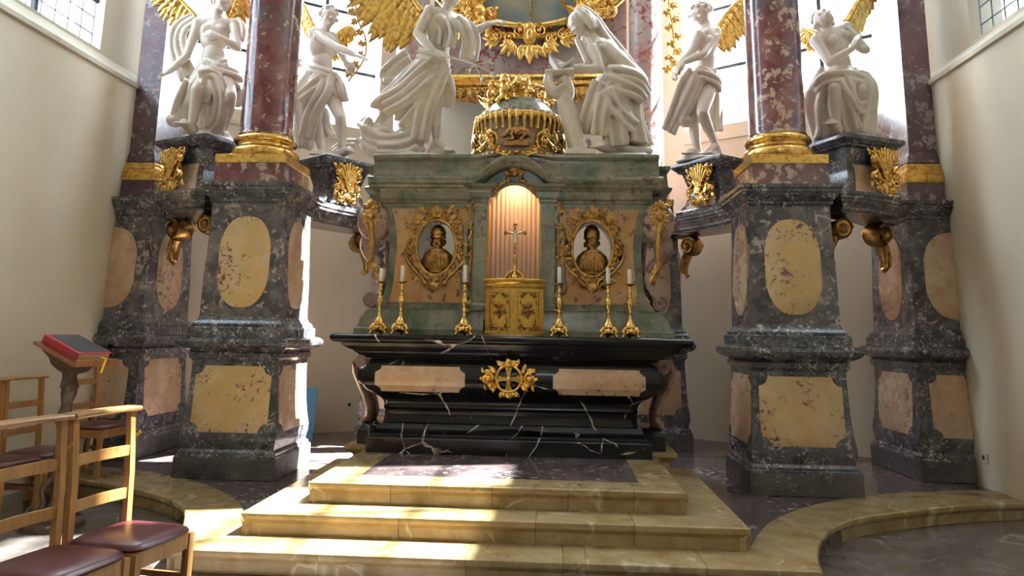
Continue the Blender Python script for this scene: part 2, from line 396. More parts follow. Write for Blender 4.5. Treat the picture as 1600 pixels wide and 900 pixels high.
# side walls: lower thick wall, sloping ledge, upper wall set back with the windows
for sgn, side in ((-1, 'left'), (1, 'right')):
    if sgn < 0: A, B = (-WX, -9.0), (-WX, 9.06)
    else: A, B = (WX, 9.06), (WX, -9.0)
    ss = (lambda y: y+9.0) if sgn < 0 else (lambda y: 9.06-y)
    lab = 'plain cream plaster wall of the chancel'
    lw, a, d, nn = seg_wall('wall_'+side, A, B, -.15, 4.2, .9, [], M['wall'], lab)
    holes = []
    for (y0, y1, z0, z1) in ((5.85, 7.76, 4.52, 13.8),):
        s = sorted((ss(y0), ss(y1))); holes.append((s[0], s[1], z0, z1))
    uw, a, d, nn = seg_wall('wall_'+side+'_upper', A, B, 4.2, ZTOP, .35, holes, M['wall'], 'upper chancel wall with tall leaded windows', INS)
    mb = MB(); ledge(mb, A, B, 4.2, 4.5, INS+.02); struct(obj('trim_ledge_'+side, mb, M['stone_trim'], smooth=False), 'sloping stone ledge below the tall side window')
    h = max(holes, key=lambda q: -abs(q[0]-ss(5.85 if sgn < 0 else 7.76)))
    window('window_%d' % (1 if sgn < 0 else 4), 'tall leaded window high in the side wall', a, d, nn, h[0], h[1], h[2], h[3], .12, 5.32, .21, .2, [h[0]+(h[1]-h[0])*.5], [5.12, 6.05, 7.0, 8.0, 9.0, 10.0, 11.0, 12.0, 13.0], 'glass_dim')
# slanting walls of the apse
for sgn, side in ((-1, 'left'), (1, 'right')):
    A, B = ((-VA[0], VA[1]), (-VB[0], VB[1])) if sgn < 0 else ((VB[0], VB[1]), (VA[0], VA[1]))
    L = (Vector(B)-Vector(A)).length
    h = (.09, L-.28, 4.34, 13.6) if sgn < 0 else (.28, L-.09, 4.34, 13.6)
    w, a, d, nn = seg_wall('wall_apse_'+side, A, B, -.15, ZTOP, .42, [h], M['wall'], 'slanting apse wall with a tall bright leaded window')
    mb = MB()
    p0, p1 = Vector(A)+d*h[0], Vector(A)+d*h[1]
    q = [(Vector((0, 0))-nn*.03, 4.12), (Vector((0, 0))-nn*.03, 4.17), (nn*.30, 4.36), (nn*.30, 4.12)]
    mb.loft([[Vector(((p0+o).x, (p0+o).y, z)) for o, z in q], [Vector(((p1+o).x, (p1+o).y, z)) for o, z in q]])
    struct(obj('trim_sill_'+side, mb, M['stone_trim'], smooth=False), 'sloping stone sill of the apse window')
    window('window_%d' % (2 if sgn < 0 else 3), 'tall leaded window in the slanting apse wall', a, d, nn, h[0], h[1], h[2], h[3], .26, 6.4, .2, .2, [h[0]+(h[1]-h[0])*.36, h[0]+(h[1]-h[0])*.70], [5.27, 6.2, 7.15, 8.1, 9.05, 10.0, 11.0, 12.0, 13.0])
seg_wall('wall_back', (-VB[0], VB[1]), (VB[0], VB[1]), -.15, ZTOP, .42, [], M['wall'], 'cream plaster wall behind the high altar')
seg_wall('wall_nave_end', (WX+.3, -9.0), (-WX-.3, -9.0), -.15, ZTOP, .4, [(4.5, 5.2, 6.5, 8.0)], M['wall'], 'end wall of the nave with a great window')
mb = MB(); mb.box((7.9, 5.4, 5.65), (1.8, 14.4, 11.7)); struct(obj('sun_block_wall', mb, plaster('sun block wall render', (.50, .54, .60)), smooth=False), 'assumed grey building wall added outside the window to block low sun')  # assumed building outside, added and sized to block the low sun
mb = MB(); mb.box((0, 1.0, ZTOP+.15), (10.6, 21.5, .3)); struct(obj('ceiling', mb, M['ceiling'], smooth=False))
mb = MB(); mb.box((0, 0.9, -.30), (9.9, 20.6, .298)); struct(obj('floor', mb, M['flag'], smooth=False), 'lower floor of worn grey marble')

# raised platform with a siena marble border that curves to the walls
nose_px = [(1286, 893), (1279, 868), (1284, 846), (1298, 827), (1326, 814), (1362, 806), (1447, 795), (1533, 788), (1604, 786)]
inner_px = [(1172, 857), (1183, 838), (1205, 815), (1245, 797), (1300, 783), (1380, 772), (1450, 768), (1530, 766), (1562, 768)]
noseR = bez([atZ(x, y, 0) for x, y in nose_px], 32); innR = bez([atZ(x, y, 0) for x, y in inner_px], 32)
YF1 = noseR[0].y; XF1 = noseR[0].x
noseR = [Vector((min(p.x, WX-.002), p.y, 0)) for p in noseR]; innR = [Vector((min(p.x, WX-.002), p.y, 0)) for p in innR]
mb = MB()
plan = [Vector((-p.x, p.y+.05)) for p in reversed(noseR)] + [Vector((p.x, p.y+.05)) for p in noseR]
back = [(WX-.002, 9.03), (4.56, 9.0), (2.03, 10.74), (-2.03, 10.74), (-4.56, 9.0), (-WX+.002, 9.03)]
poly = [Vector((p.x, p.y, -.004)) for p in plan] + [Vector((x, y, -.004)) for x, y in back]
mb.add(poly+[Vector((p.x, p.y, -.149)) for p in poly], [tuple(range(len(poly)))]+[(i, (i+1) % len(poly), (i+1) % len(poly)+len(poly), i+len(poly)) for i in range(len(poly))])
plat = struct(obj('floor_platform', mb, M['purple'], smooth=False), 'raised chancel floor of dark purple marble')

def step_slab(mb, nose, inner, z, h, over=.035, thick=.05):
    # section: inner top - nose top - rounded nose - recessed riser - foot
    rings = []
    for k, (a, b) in enumerate(zip(nose, inner)):
        a, b = Vector((a[0], a[1])), Vector((b[0], b[1]))
        t = Vector(nose[min(k+1, len(nose)-1)])-Vector(nose[max(k-1, 0)]); n = Vector((t[1], -t[0])).normalized()   # outwards
        if n.dot(a-b) < 0: n = -n
        q = [(b, z), (a-n*.012, z), (a-n*.002, z-.008), (a, z-.022), (a-n*.004, z-thick+.006), (a-n*.014, z-thick), (a-n*(over-.012), z-thick-.012), (a-n*over, z-thick-.024), (a-n*over, z-h), (b, z-h)]
        rings.append([Vector((p.x, p.y, zz)) for p, zz in q])
    mb.loft(rings)
def split_run(nose, inner, cuts):
    return [(nose[a:b+1], inner[a:b+1]) for a, b in zip(cuts[:-1], cuts[1:])]
def seg(a, b, n): return [Vector(a)+(Vector(b)-Vector(a))*i/n for i in range(n+1)]
H1 = .15
kerb = bpy.data.objects.new('floor_border', None); COL.objects.link(kerb); struct(kerb, 'siena marble border step curving to both walls'); kerb['_w'] = (0, 0, 0)
jn = .0015
for sg in (1, -1):
    N = [Vector((sg*p.x, p.y)) for p in noseR]; I = [Vector((sg*p.x, p.y)) for p in innR]
    for nn_, ii_ in split_run(N, I, [0, 9, 17, 25, 32]):
        mb = MB(); step_slab(mb, nn_, ii_, .001, H1); obj('slab', mb, M['siena'], kerb, angle=35)
xs = [-XF1, -1.05, -.12, .48, .62, 1.35, XF1]
Y2, X2 = atZ(377, 800, .15).y, 1.70
for a, b in zip(xs[:-1], xs[1:]):
    ia = (-innR[0].x, innR[0].y) if a == -XF1 else (a+jn, innR[0].y); ib = (innR[0].x, innR[0].y) if b == XF1 else (b-jn, innR[0].y)
    mb = MB(); step_slab(mb, [(a+jn, YF1), (b-jn, YF1)], [ia, ib], .001, H1); obj('slab', mb, M['siena'], kerb, angle=35)
def mitre_step(name, label, X, Y, Yb, z, h, wid, front_cuts, side_cuts):
    root = bpy.data.objects.new(name, None); COL.objects.link(root); struct(root, label); root['_w'] = (0, 0, 0)
    def q(x): # inner point of the front run at x, mitred at the corners
        return (max(-X+wid, min(X-wid, x)), Y+wid)
    cs = [-X]+front_cuts+[X]
    for a, b in zip(cs[:-1], cs[1:]):
        a2, b2 = (a+jn if a > -X else a), (b-jn if b < X else b)
        mb = MB(); step_slab(mb, [(a2, Y), (b2, Y)], [q(a2), q(b2)], z, h); obj('slab', mb, M['siena'], root, angle=35)
    cy = [Y]+side_cuts+[Yb]
    for sg in (-1, 1):
        for a, b in zip(cy[:-1], cy[1:]):
            a2, b2 = (a+jn if a > Y else a), b-jn
            ia = Y+wid if a == Y else a2
            mb = MB(); step_slab(mb, [(sg*X, a2), (sg*X, b2)], [(sg*(X-wid), ia), (sg*(X-wid), b2)], z, h); obj('slab', mb, M['siena'], root, angle=35)
    return root
Y3, X3 = atZ(481.5, 753, .30).y+.02, 1.345
mitre_step('floor_step_middle', 'middle altar step of yellow siena marble', X2, Y2, 7.35, .15, .15, .44, [-.62, .30, .95], [6.0, 6.8])
s3 = mitre_step('floor_step_top', 'top altar step of yellow siena marble around a purple marble floor', X3, Y3, 7.0, .30, .15, .30, [-.75, -.02, .52, .98], [6.1])
mb = MB(); mb.box((0, (Y3+.30+7.4)/2, .21), (2*(X3-.302), 7.4-Y3-.302, .175)); obj('inlay', mb, M['purple'], s3, False)
# ------------------------------------------------------------------ piers, columns, curved beams
PIER_PROF = [ (.09, 0), (.09, .19), (.085, .205), (.07, .215), (.07, .235), (.045, .262), (.05, .30), (.062, .34), (.062, .40), (.045, .52), (.028, .72), (.02, .95), (.02, 1.07),
    (.03, 1.085), (.045, 1.10), (.05, 1.125), (.05, 1.145), (.035, 1.155), (.055, 1.17), (.10, 1.19), (.125, 1.205), (.14, 1.225), (.145, 1.25), (.135, 1.275), (.11, 1.292), (.075, 1.30),
    (.07, 1.31), (.07, 1.385), (.06, 1.395), (.045, 1.40), (.045, 1.425), (.02, 1.45), (.005, 1.475), (.0, 1.49) ]
UP_PROF = [(.0, 1.485), (-.005, 1.9), (-.02, 2.3), (-.025, 2.60)]
CORN_PROF = [(-.02, 2.60), (-.02, 2.615), (.0, 2.63), (.0, 2.65), (-.005, 2.655), (.02, 2.685), (.045, 2.71), (.05, 2.73), (.065, 2.735), (.065, 2.765), (.08, 2.775), (.08, 2.81)]
def die_half(z):   # offset of the battered faces at a height
    P = PIER_PROF if z < 1.45 else UP_PROF
    for (d0, z0), (d1, z1) in zip(P[:-1], P[1:]):
        if z0 <= z <= z1: return d0+(d1-d0)*(z-z0)/max(z1-z0, 1e-6)
    return 0.0
def oval_poly(hw, hh, n=40):   # long oval with small shoulders half way up
    out = []
    for k in range(n):
        a = 2*PI*k/n; c, s = math.cos(a), math.sin(a)
        x = hw*math.copysign(min(1, abs(c)*1.06)**.78, c); z = hh*math.copysign(abs(s)**.92, s)
        out.append((x, z))
    return out
def notch_poly(w, h, r, n=5):   # rectangle with quarter circles bitten out of the corners
    out = []
    for (cx, cz, a0) in ((w, h, PI), (-w, h, 1.5*PI), (-w, -h, 0), (w, -h, .5*PI)):
        for k in range(n+1):
            a = a0+PI/2*(1-k/n)
            out.append((cx+r*math.cos(a), cz+r*math.sin(a)))
    return out
def face_panel(mb, poly, o, u, nrm, zc, base_off, thick=.014, rim=.012):
    # panel on a battered face: o = plan point on the zero-offset face, u along, nrm outwards
    def P(a, b, t):
        z = zc+b; d = die_half(z)+t
        return Vector((o.x+u.x*a+nrm.x*d, o.y+u.y*a+nrm.y*d, z))
    n = len(poly); mz = sum(p[1] for p in poly)/n
    inner = [(a*(1-rim/.3), b*(1-rim/.4)) for a, b in poly]
    v = [P(a, b, -.01) for a, b in poly]+[P(a, b, thick*.55) for a, b in poly]+[P(a, b, thick) for a, b in inner]
    f = [(i, (i+1) % n, (i+1) % n+n, i+n) for i in range(n)]+[(i+n, (i+1) % n+n, (i+1) % n+2*n, i+2*n) for i in range(n)]
    rows = sorted(set(round(b, 4) for _, b in inner))
    # fill by strips so that the face follows the batter
    half = n
    v.append(P(0, 0, thick)); c = len(v)-1
    mids = len(v)
    for a, b in inner: v.append(P(a*.5, b*.5, thick))
    for i in range(n):
        j = (i+1) % n
        f.append((i+2*n, j+2*n, mids+j, mids+i)); f.append((mids+i, mids+j, c))
    mb.add(v, f)
def pier(label, cx, cy, hx, hy, faces, clamp=None, group=None, x0=None, x1=None, loc=None, plinth=True, pm=('ochre', 'ochre')):
    X0, X1 = (cx-hx, cx+hx) if x0 is None else (x0, x1)
    t = thing('marble_pier', label, 'pier', loc or (cx, cy, 0), group)
    R = rect(X0, X1, cy-hy, cy+hy)
    mb = MB(); mb.loft(rings_of(R, [p for p in PIER_PROF if p[1] <= .19]+[(.07, .19)], clamp)); obj('plinth', mb, M['plinth_stone'], t, angle=30)
    mb = MB(); mb.loft(rings_of(R, [(.05, .19)]+[(.086, .19)]+[p for p in PIER_PROF if p[1] > .19], clamp)); obj('lower_pedestal', mb, M['pier'], t, angle=30)
    mb = MB(); mb.loft(rings_of(R, UP_PROF, clamp)); up = obj('upper_pedestal', mb, M['pier_up'], t, angle=30)
    mb = MB(); mb.loft(rings_of(R, CORN_PROF, clamp)); obj('cornice', mb, M['pier'], t, angle=30)
    for f in faces:
        nx, ny, oc, w = f[:4]; mat1, mat2 = f[4] if len(f) > 4 else pm
        n = Vector((nx, ny)); u = Vector((-ny, nx)); 
        o = Vector((X0 if nx < 0 else X1, oc)) if nx else Vector((oc, cy-hy if ny < 0 else cy+hy))
        mb = MB(); face_panel(mb, oval_poly(w*.66, .45), o, u, n, 2.03, 0); obj('oval_panel', mb, M[mat1], t, angle=50)
        mb = MB(); face_panel(mb, notch_poly(w*.95, .305, .085), o, u, n, .72, 0); obj('notched_panel', mb, M[mat2], t, angle=50)
    return t
PX, PY, PH = 2.64, 7.44, .40
for sg in (-1, 1):
    side = 'unlit window bay' if sg < 0 else ''
    lab = 'tall grey pier beside the lectern with ochre panels and a red column on top' if sg < 0 else 'tall grey pier with ochre panels standing free beside the curved marble step'
    lab = ('grey marble pier with ochre panels between the altar and the wooden lectern' if sg < 0 else 'grey marble pier with ochre panels on the altar side away from the lectern')
    pier(lab, sg*PX, PY, PH, PH, [(0, -1, sg*PX, .39), (-sg, 0, PY, .39, ('rose', 'rose')), (sg, 0, PY, .39, ('rose', 'rose')), (0, 1, sg*PX, .39, ('rose', 'rose'))])
    cl = (lambda p: Vector((max(-WX+.004, min(WX-.004, p.x)), p.y, p.z)))
    lab = ('shaded grey marble pier built against the wall behind the lectern' if sg < 0 else 'shaded grey marble pier against the wall with the low white socket')
    xa, xb = sorted((sg*4.10, sg*5.0))
    ocx = sg*4.54
    t = pier(lab, sg*4.3, 8.39, .45, .5, [(-sg, 0, 8.39, .42, ('rose', 'rose'))], clamp=cl, x0=xa, x1=xb, loc=(sg*4.3, 8.39, 0))
    # front face: its panels die into the wall, so only their inner halves show
    for poly, zc, nm in ((oval_poly(.30, .45), 2.03, 'oval_panel'), (notch_poly(.36, .305, .085), .72, 'notched_panel')):
        mb = MB(); face_panel(mb, poly, Vector((ocx, 7.89)), Vector((1, 0)), Vector((0, -1)), zc, 0)
        mb.v = [(max(-WX+.004, min(WX-.004, p[0])), p[1], p[2]) for p in mb.v]; obj(nm, mb, M['rose'], t, angle=50)
    lab = ('grey marble pier hidden behind the altar on the lectern side' if sg < 0 else 'grey marble pier behind the altar on the side away from the lectern')
    pier(lab, sg*1.65, 9.83, .35, .35, [(0, -1, sg*1.65, .33, ('rose', 'rose')), (sg, 0, 9.83, .33, ('rose', 'rose')), (-sg, 0, 9.83, .33, ('rose', 'rose'))])

# columns and pilasters on the piers
COLB = [(.335, 3.125), (.345, 3.15), (.35, 3.18), (.345, 3.21), (.325, 3.23), (.31, 3.235), (.29, 3.25), (.285, 3.275), (.295, 3.295), (.315, 3.30), (.325, 3.32), (.318, 3.345), (.30, 3.36), (.283, 3.365), (.28, 3.39)]
for sg in (-1, 1):
    for k, (cx, cy, mat, lab, s) in enumerate(((PX+.03, PY, 'red', 'polished dark red marble column on the %s', 1.0), (1.64, 9.83, 'red_pale', 'pale red column behind the %s statue', .82))):
        where = ('pier beside the lectern' if sg < 0 else 'pier away from the lectern') if k == 0 else ('lily-bearing' if sg < 0 else 'kneeling')
        t = thing('marble_column', lab % where, 'column', (sg*cx, cy, 2.81)); t['kind'] = 'thing'
        mb = MB(); w = .365*s
        mb.loft(rings_of(rect(sg*cx-w, sg*cx+w, cy-w, cy+w), [(.015, 2.81), (.0, 2.86), (-.01, 3.03)])); obj('plinth', mb, M['red'], t, angle=30)
        mb = MB(); mb.loft(rings_of(rect(sg*cx-w, sg*cx+w, cy-w, cy+w), [(-.005, 3.03), (.0, 3.035), (.0, 3.12), (-.01, 3.125)])); obj('gilded_plinth', mb, M['gold'], t, angle=30)
        mb = MB(); mb.lathe([(r*s, z) for r, z in COLB], (sg*cx, cy, 0), 48); obj('gilded_base', mb, M['gold'], t, angle=50)
        mb = MB(); mb.lathe([(.29*s, 3.38), (.275*s, 3.41), (.273*s, 5.5), (.255*s, 9.5), (.0001, 9.5)], (sg*cx, cy, 0), 48); obj('shaft', mb, M[mat], t, angle=50)
    lab = 'dark red marble pilaster against the wall ' + ('behind the lectern' if sg < 0 else 'above the low white socket')
    t = thing('marble_pilaster', lab, 'pilaster', (sg*4.3, 8.44, 2.81))
    xa, xb = sorted((sg*4.16, sg*4.9)); R = rect(xa, xb, 7.96, 8.84)
    for nm, pr, mat in (('plinth', [(.02, 2.81), (.01, 2.86), (.0, 3.03)], 'red_dark'),
                        ('gilded_base', [(.01, 3.03), (.015, 3.04), (.015, 3.12), (.0, 3.13), (.0, 3.16), (-.02, 3.175), (-.03, 3.20), (-.025, 3.225), (-.035, 3.24), (-.06, 3.26), (-.06, 3.27)], 'gold'),
                        ('shaft', [(-.05, 3.26), (-.055, 3.30), (-.08, 3.36), (-.09, 3.40), (-.09, 9.5)], 'red_dark')):
        mb = MB(); mb.loft(rings_of(R, pr, cl)); obj(nm, mb, M[mat], t, angle=30)

# curved beams from pier to pier, with scroll brackets below them
BEAM = [(-.05, 2.60), (-.05, 2.615), (-.02, 2.63), (-.02, 2.655), (.0, 2.685), (.025, 2.71), (.03, 2.73), (.045, 2.735), (.045, 2.765), (.055, 2.775), (.055, 2.80)]
def ribbon(c, w):
    L, R_ = [], []
    for k, p in enumerate(c):
        t = (c[min(k+1, len(c)-1)]-c[max(k-1, 0)]).normalized(); n = Vector((t.y, -t.x)); L.append(p-n*w); R_.append(p+n*w)
    return L, R_
def spiral(c, U, V, r0, turns, a0, sgn=1, n=28, r1=.12):
    return [c+U*(r0*(1-(1-r1)*k/n)*math.cos(a0+sgn*2*PI*turns*k/n))+V*(r0*(1-(1-r1)*k/n)*math.sin(a0+sgn*2*PI*turns*k/n)) for k in range(n+1)]
def bracket(parent, wall_pt, out, z):
    # gilded volute bracket: a fat scroll under the beam with a tapering leaf below it
    U = Vector((out.x, out.y, 0)); V = Vector((0, 0, 1)); S = U.cross(V)
    mb = MB(); c = Vector((wall_pt.x, wall_pt.y, z))+U*.17-V*.13
    sp = [p for p in spiral(c, U, V, .13, 1.6, PI*.5, -1)]
    path = [c-U*.17+V*.13, c-U*.08+V*.135]+sp
    for p0, p1 in zip(path[:-1], path[1:]): pass
    mb.tube(path, [(.10, .022)]*len(path), 8, flat=S)
    mb.lathe([(.0001, -.11), (.085, -.11), (.085, .11), (.0001, .11)], (0, 0, 0), 16)
    k = 16*4; mb.v[-k:] = [tuple(c+S*p[2]+U*p[0]+V*p[1]) for p in mb.v[-k:]]
    b = obj('bracket', mb, M['gold_old'], parent, angle=50)
    mb = MB()
    for s in (-1, 1):
        mb.ell(c+S*.115*s, (.045, .045, .045), None, 10, 6)
        mb.tube([p+S*.112*s for p in spiral(c, U, V, .105, 1.3, 0, 1)], .014, 6)
    leaf = [c-U*.05-V*.10, c-U*.09-V*.18, c-U*.11-V*.27, c-U*.10-V*.34, c-U*.07-V*.37, c-U*.04-V*.35]
    mb.tube(leaf, [(.085, .05), (.075, .05), (.05, .045), (.035, .035), (.028, .028), (.018, .018)], 10, flat=S)
    for s in (-1, 1): mb.tube([p+S*.06*s for p in leaf[:4]], [.025, .022, .016, .01], 6)
    obj('acanthus_leaf', mb, M['gold_old'], b, angle=60)
def beam(label, pts, w, brs, group=None):
    c = bez([Vector((x, y)) for x, y in pts], 20); L, R_ = ribbon(c, w)
    poly = R_+L[::-1]
    area = sum(poly[i-1].x*poly[i].y-poly[i].x*poly[i-1].y for i in range(len(poly)))
    if area < 0: poly = poly[::-1]
    lim = (lambda p: Vector((p.x, max(7.925, min(9.395, p.y))))) if w > .26 else (lambda p: Vector((math.copysign(max(3.125, min(4.015, abs(p.x))), p.x), p.y)))
    t = thing('entablature_arc', label, 'beam', (c[10].x, c[10].y, 2.6), group)
    mb = MB(); mb.loft([[Vector((*lim(p.xy), p.z)) for p in r] for r in rings_of(poly, BEAM)]); obj('moulding', mb, M['pier_up'], t, angle=30)
    for (x, y, dx, dy) in brs: bracket(t, Vector((x, y)), Vector((dx, dy)).normalized(), 2.60)
    return t
ICURVE = [(2.62, 7.96), (2.50, 8.40), (2.24, 8.90), (1.86, 9.38)]
OCURVE = [(3.14, 7.55), (3.42, 7.66), (3.74, 7.90), (4.02, 8.22)]
for sg in (-1, 1):
    s = 'beside the lectern' if sg < 0 else 'away from the lectern'
    beam('long curved grey beam from the pier %s to behind the altar' % s, [(sg*x, y) for x, y in ICURVE], .27, [(sg*1.97, 9.38, sg*.75, -.66)])
    beam('short curved grey beam from the pier %s to the wall' % s, [(sg*x, y) for x, y in OCURVE], .25, [(sg*4.03, 8.20, -sg*.85, -.5), (sg*3.10, 7.56, sg*.95, .25)])
# ------------------------------------------------------------------ ornament kit
class Orn:
    def __init__(self, o, U=(1, 0, 0), V=(0, 0, 1), W=(0, -1, 0), mb=None, fn=None):
        self.mb = mb or MB(); self.o, self.U, self.V, self.W = Vector(o), Vector(U), Vector(V), Vector(W); self.fn = fn
    def P(self, u, v, w=0):
        if self.fn: return self.fn(u, v, w)
        return self.o+self.U*u+self.V*v+self.W*w
    def both(self, f):   # mirror a call left and right
        f(1); f(-1)
    def sc(self, u, v, r, turns=1.2, a0=0, sg=1, tr=.012, w=.01, n=20, fl=1.0):
        pts = []
        for k in range(n+1):
            q = k/n; rr = r*(1-.82*q); a = a0+sg*2*PI*turns*q; pts.append(self.P(u+rr*math.cos(a), v+rr*math.sin(a), w+.006*q))
        self.mb.tube(pts, [tr*(1-.35*k/n) for k in range(n+1)], 6); e = pts[-1]; self.mb.ell(e, tr*1.5, None, 8, 5)
    def leaf(self, u, v, ang, L, wd, w=.012, curl=.4, ribs=True):
        n = 7; pts, rad = [], []
        for k in range(n+1):
            q = k/n; a = ang+curl*(q-.2); 
            pts.append((u+L*q*math.cos(ang+curl*q*.6), v+L*q*math.sin(ang+curl*q*.6), w+.5*wd*math.sin(PI*q)))
            rad.append(max(.003, wd*math.sin(PI*(.12+.86*q))**.8))
        p3 = [self.P(*p) for p in pts]
        side = self.P(u-math.sin(ang)*.1, v+math.cos(ang)*.1, w)-self.P(u, v, w)
        self.mb.tube(p3, [(r, r*.32) for r in rad], 8, flat=side)
        if ribs: self.mb.tube([p+(self.P(0, 0, 1)-self.P(0, 0, 0))*wd*.28 for p in p3], [wd*.14]*(n+1), 5)
    def ball(self, u, v, r, w=0, s=(1, 1, 1)): self.mb.ell(self.P(u, v, w), (r*s[0], r*s[2], r*s[1]), None, 10, 6)
    def line(self, pts, r, w=.01, n=6, m=None):
        p = bez([Vector((a[0], a[1], a[2] if len(a) > 2 else w)) for a in pts], m or len(pts)*5)
        if not hasattr(r, '__len__'): r = [r]*len(p)
        else:
            r = [r[0]+(r[1]-r[0])*k/(len(p)-1) for k in range(len(p))]
        self.mb.tube([self.P(*q) for q in p], r, n)
    def plate(self, poly, w0, w1): self.mb.prism(poly, lambda u, v: self.P(u, v, w0), lambda u, v: self.P(u, v, w1))
    def acanthus(self, u, v, ang, L, wd, w=.012):
        for k, da in enumerate((-1.0, -.55, 0, .55, 1.0)):
            self.leaf(u, v, ang+da*.75, L*(1-.28*abs(da)), wd*(.9 if da else 1.1), w+.01*(1-abs(da)), .35*da, ribs=(da == 0))

def hring(hx, yf, yb, z, cut=.0):   # rectangular ring, optional chamfered front corners
    if cut: return [Vector(p) for p in ((-hx, yb, z), (-hx, yf+cut, z), (-hx+cut, yf, z), (hx-cut, yf, z), (hx, yf+cut, z), (hx, yb, z))][::-1]
    return [Vector((-hx, yf, z)), Vector((hx, yf, z)), Vector((hx, yb, z)), Vector((-hx, yb, z))]
MZ = 1.345
altar = thing('high_altar', 'black marble altar table with pink panels and a gilded cross emblem', 'altar', (0, 7.15, .30))
YB = 7.75
mb = MB(); mb.loft([hring(*q) for q in ((1.275, 6.79, YB, .30), (1.275, 6.79, YB, .425), (1.265, 6.80, YB, .435), (1.245, 6.82, YB, .445), (1.245, 6.83, YB, .465), (1.215, 6.87, YB, .49), (1.20, 6.90, YB, .53), (1.20, 6.91, YB, .545))]); obj('base', mb, M['black'], altar, angle=30)
prof = [(1.185, 6.935, .535), (1.175, 6.955, .55), (1.165, 6.965, .60), (1.165, 6.965, .66), (1.175, 6.96, .672), (1.175, 6.945, .685), (1.17, 6.95, .70), (1.18, 6.95, .74), (1.205, 6.935, .77), (1.26, 6.905, .80), (1.33, 6.87, .84), (1.385, 6.845, .89), (1.41, 6.835, .94), (1.405, 6.84, 1.0), (1.375, 6.86, 1.06), (1.33, 6.885, 1.10), (1.30, 6.91, 1.125), (1.30, 6.91, 1.14)]
mb = MB(); mb.loft([hring(hx, yf, YB, z, .05) for hx, yf, z in prof]); obj('body', mb, M['black'], altar, angle=35)
mb = MB(); mb.loft([hring(*q) for q in ((1.33, 6.90, YB, 1.13), (1.345, 6.89, YB, 1.145), (1.40, 6.875, YB, 1.16), (1.44, 6.86, YB, 1.185), (1.45, 6.855, YB, 1.20), (1.475, 6.85, YB, 1.205), (1.53, 6.835, YB, 1.23), (1.56, 6.825, YB, 1.25), (1.565, 6.82, YB, 1.265), (1.60, 6.81, YB, 1.268), (1.64, 6.795, YB, 1.28), (1.655, 6.785, YB, 1.295), (1.66, 6.783, YB, 1.315), (1.655, 6.787, YB, 1.335), (1.64, 6.80, YB, MZ))]); obj('table_slab', mb, M['black'], altar, angle=40)
def body_y(z):
    for (a, b, c), (d, e, f) in zip(prof[:-1], prof[1:]):
        if c <= z <= f: return b+(e-b)*(z-c)/(f-c)
    return 6.9
for sg in (-1, 1):
    pl = notch_poly(.415, .115, .055); mb = MB(); n = len(pl); zc = .947
    rows = []
    grid = lambda a, b, t: Vector((sg*.815+a, body_y(zc+b)-t, zc+b))
    # strips across the bulge
    zs = [-.115, -.085, -.0605, -.06, -.03, 0, .03, .06, .0605, .085, .115]
    def halfw(b):
        d = .115-abs(b)
        if d >= .055: return .415
        return .415-math.sqrt(max(0, .055**2-d*d))
    ringsA = []
    for b in zs:
        w = halfw(b); ringsA.append([grid(-w, b, -.02), grid(-w, b, .010), grid(-w+.01, b, .016), grid(w-.01, b, .016), grid(w, b, .010), grid(w, b, -.02)])
    mb.loft(ringsA); obj('pink_panel', mb, M['rose'], altar, angle=40)
    # side console: red-brown scroll that bulges out under the slab, black block and siena foot
    mb = MB(); U = Vector((sg, 0, 0)); V = Vector((0, 0, 1)); yc = 7.32
    path = bez([Vector((sg*x, yc, z)) for x, z in ((1.30, 1.16), (1.42, 1.17), (1.50, 1.10), (1.51, 1.0), (1.46, .88), (1.40, .76), (1.36, .64), (1.37, .56), (1.42, .52))], 26)
    mb.tube(path, [(.17, .05)]*4+[(.17, .055)]*(len(path)-4), 12, flat=(0, 1, 0))
    mb.lathe([(.0001, -.175), (.085, -.175), (.085, .175), (.0001, .175)], (0, 0, 0), 20); k = 80
    mb.v[-k:] = [(sg*1.42+p[0], yc+p[2], 1.09+p[1]) for p in mb.v[-k:]]
    obj('scroll_console', mb, M['brownred'], altar, angle=50)
    mb = MB(); R = rect(min(sg*1.18, sg*1.43), max(sg*1.18, sg*1.43), 7.06, 7.6)
    mb.loft(rings_of(R, [(.0, .33), (.0, .46), (-.02, .485), (-.03, .50), (-.06, .53)])); obj('console_block', mb, M['black'], altar, angle=30)
    mb = MB(); R = rect(min(sg*1.10, sg*1.50), max(sg*1.10, sg*1.50), 7.02, 7.66)
    mb.loft(rings_of(R, [(-.04, .151), (-.04, .24), (-.02, .26), (.0, .275), (.02, .29), (.025, .31), (.02, .33), (.01, .333)])); obj('siena_foot', mb, M['siena'], altar, angle=30)
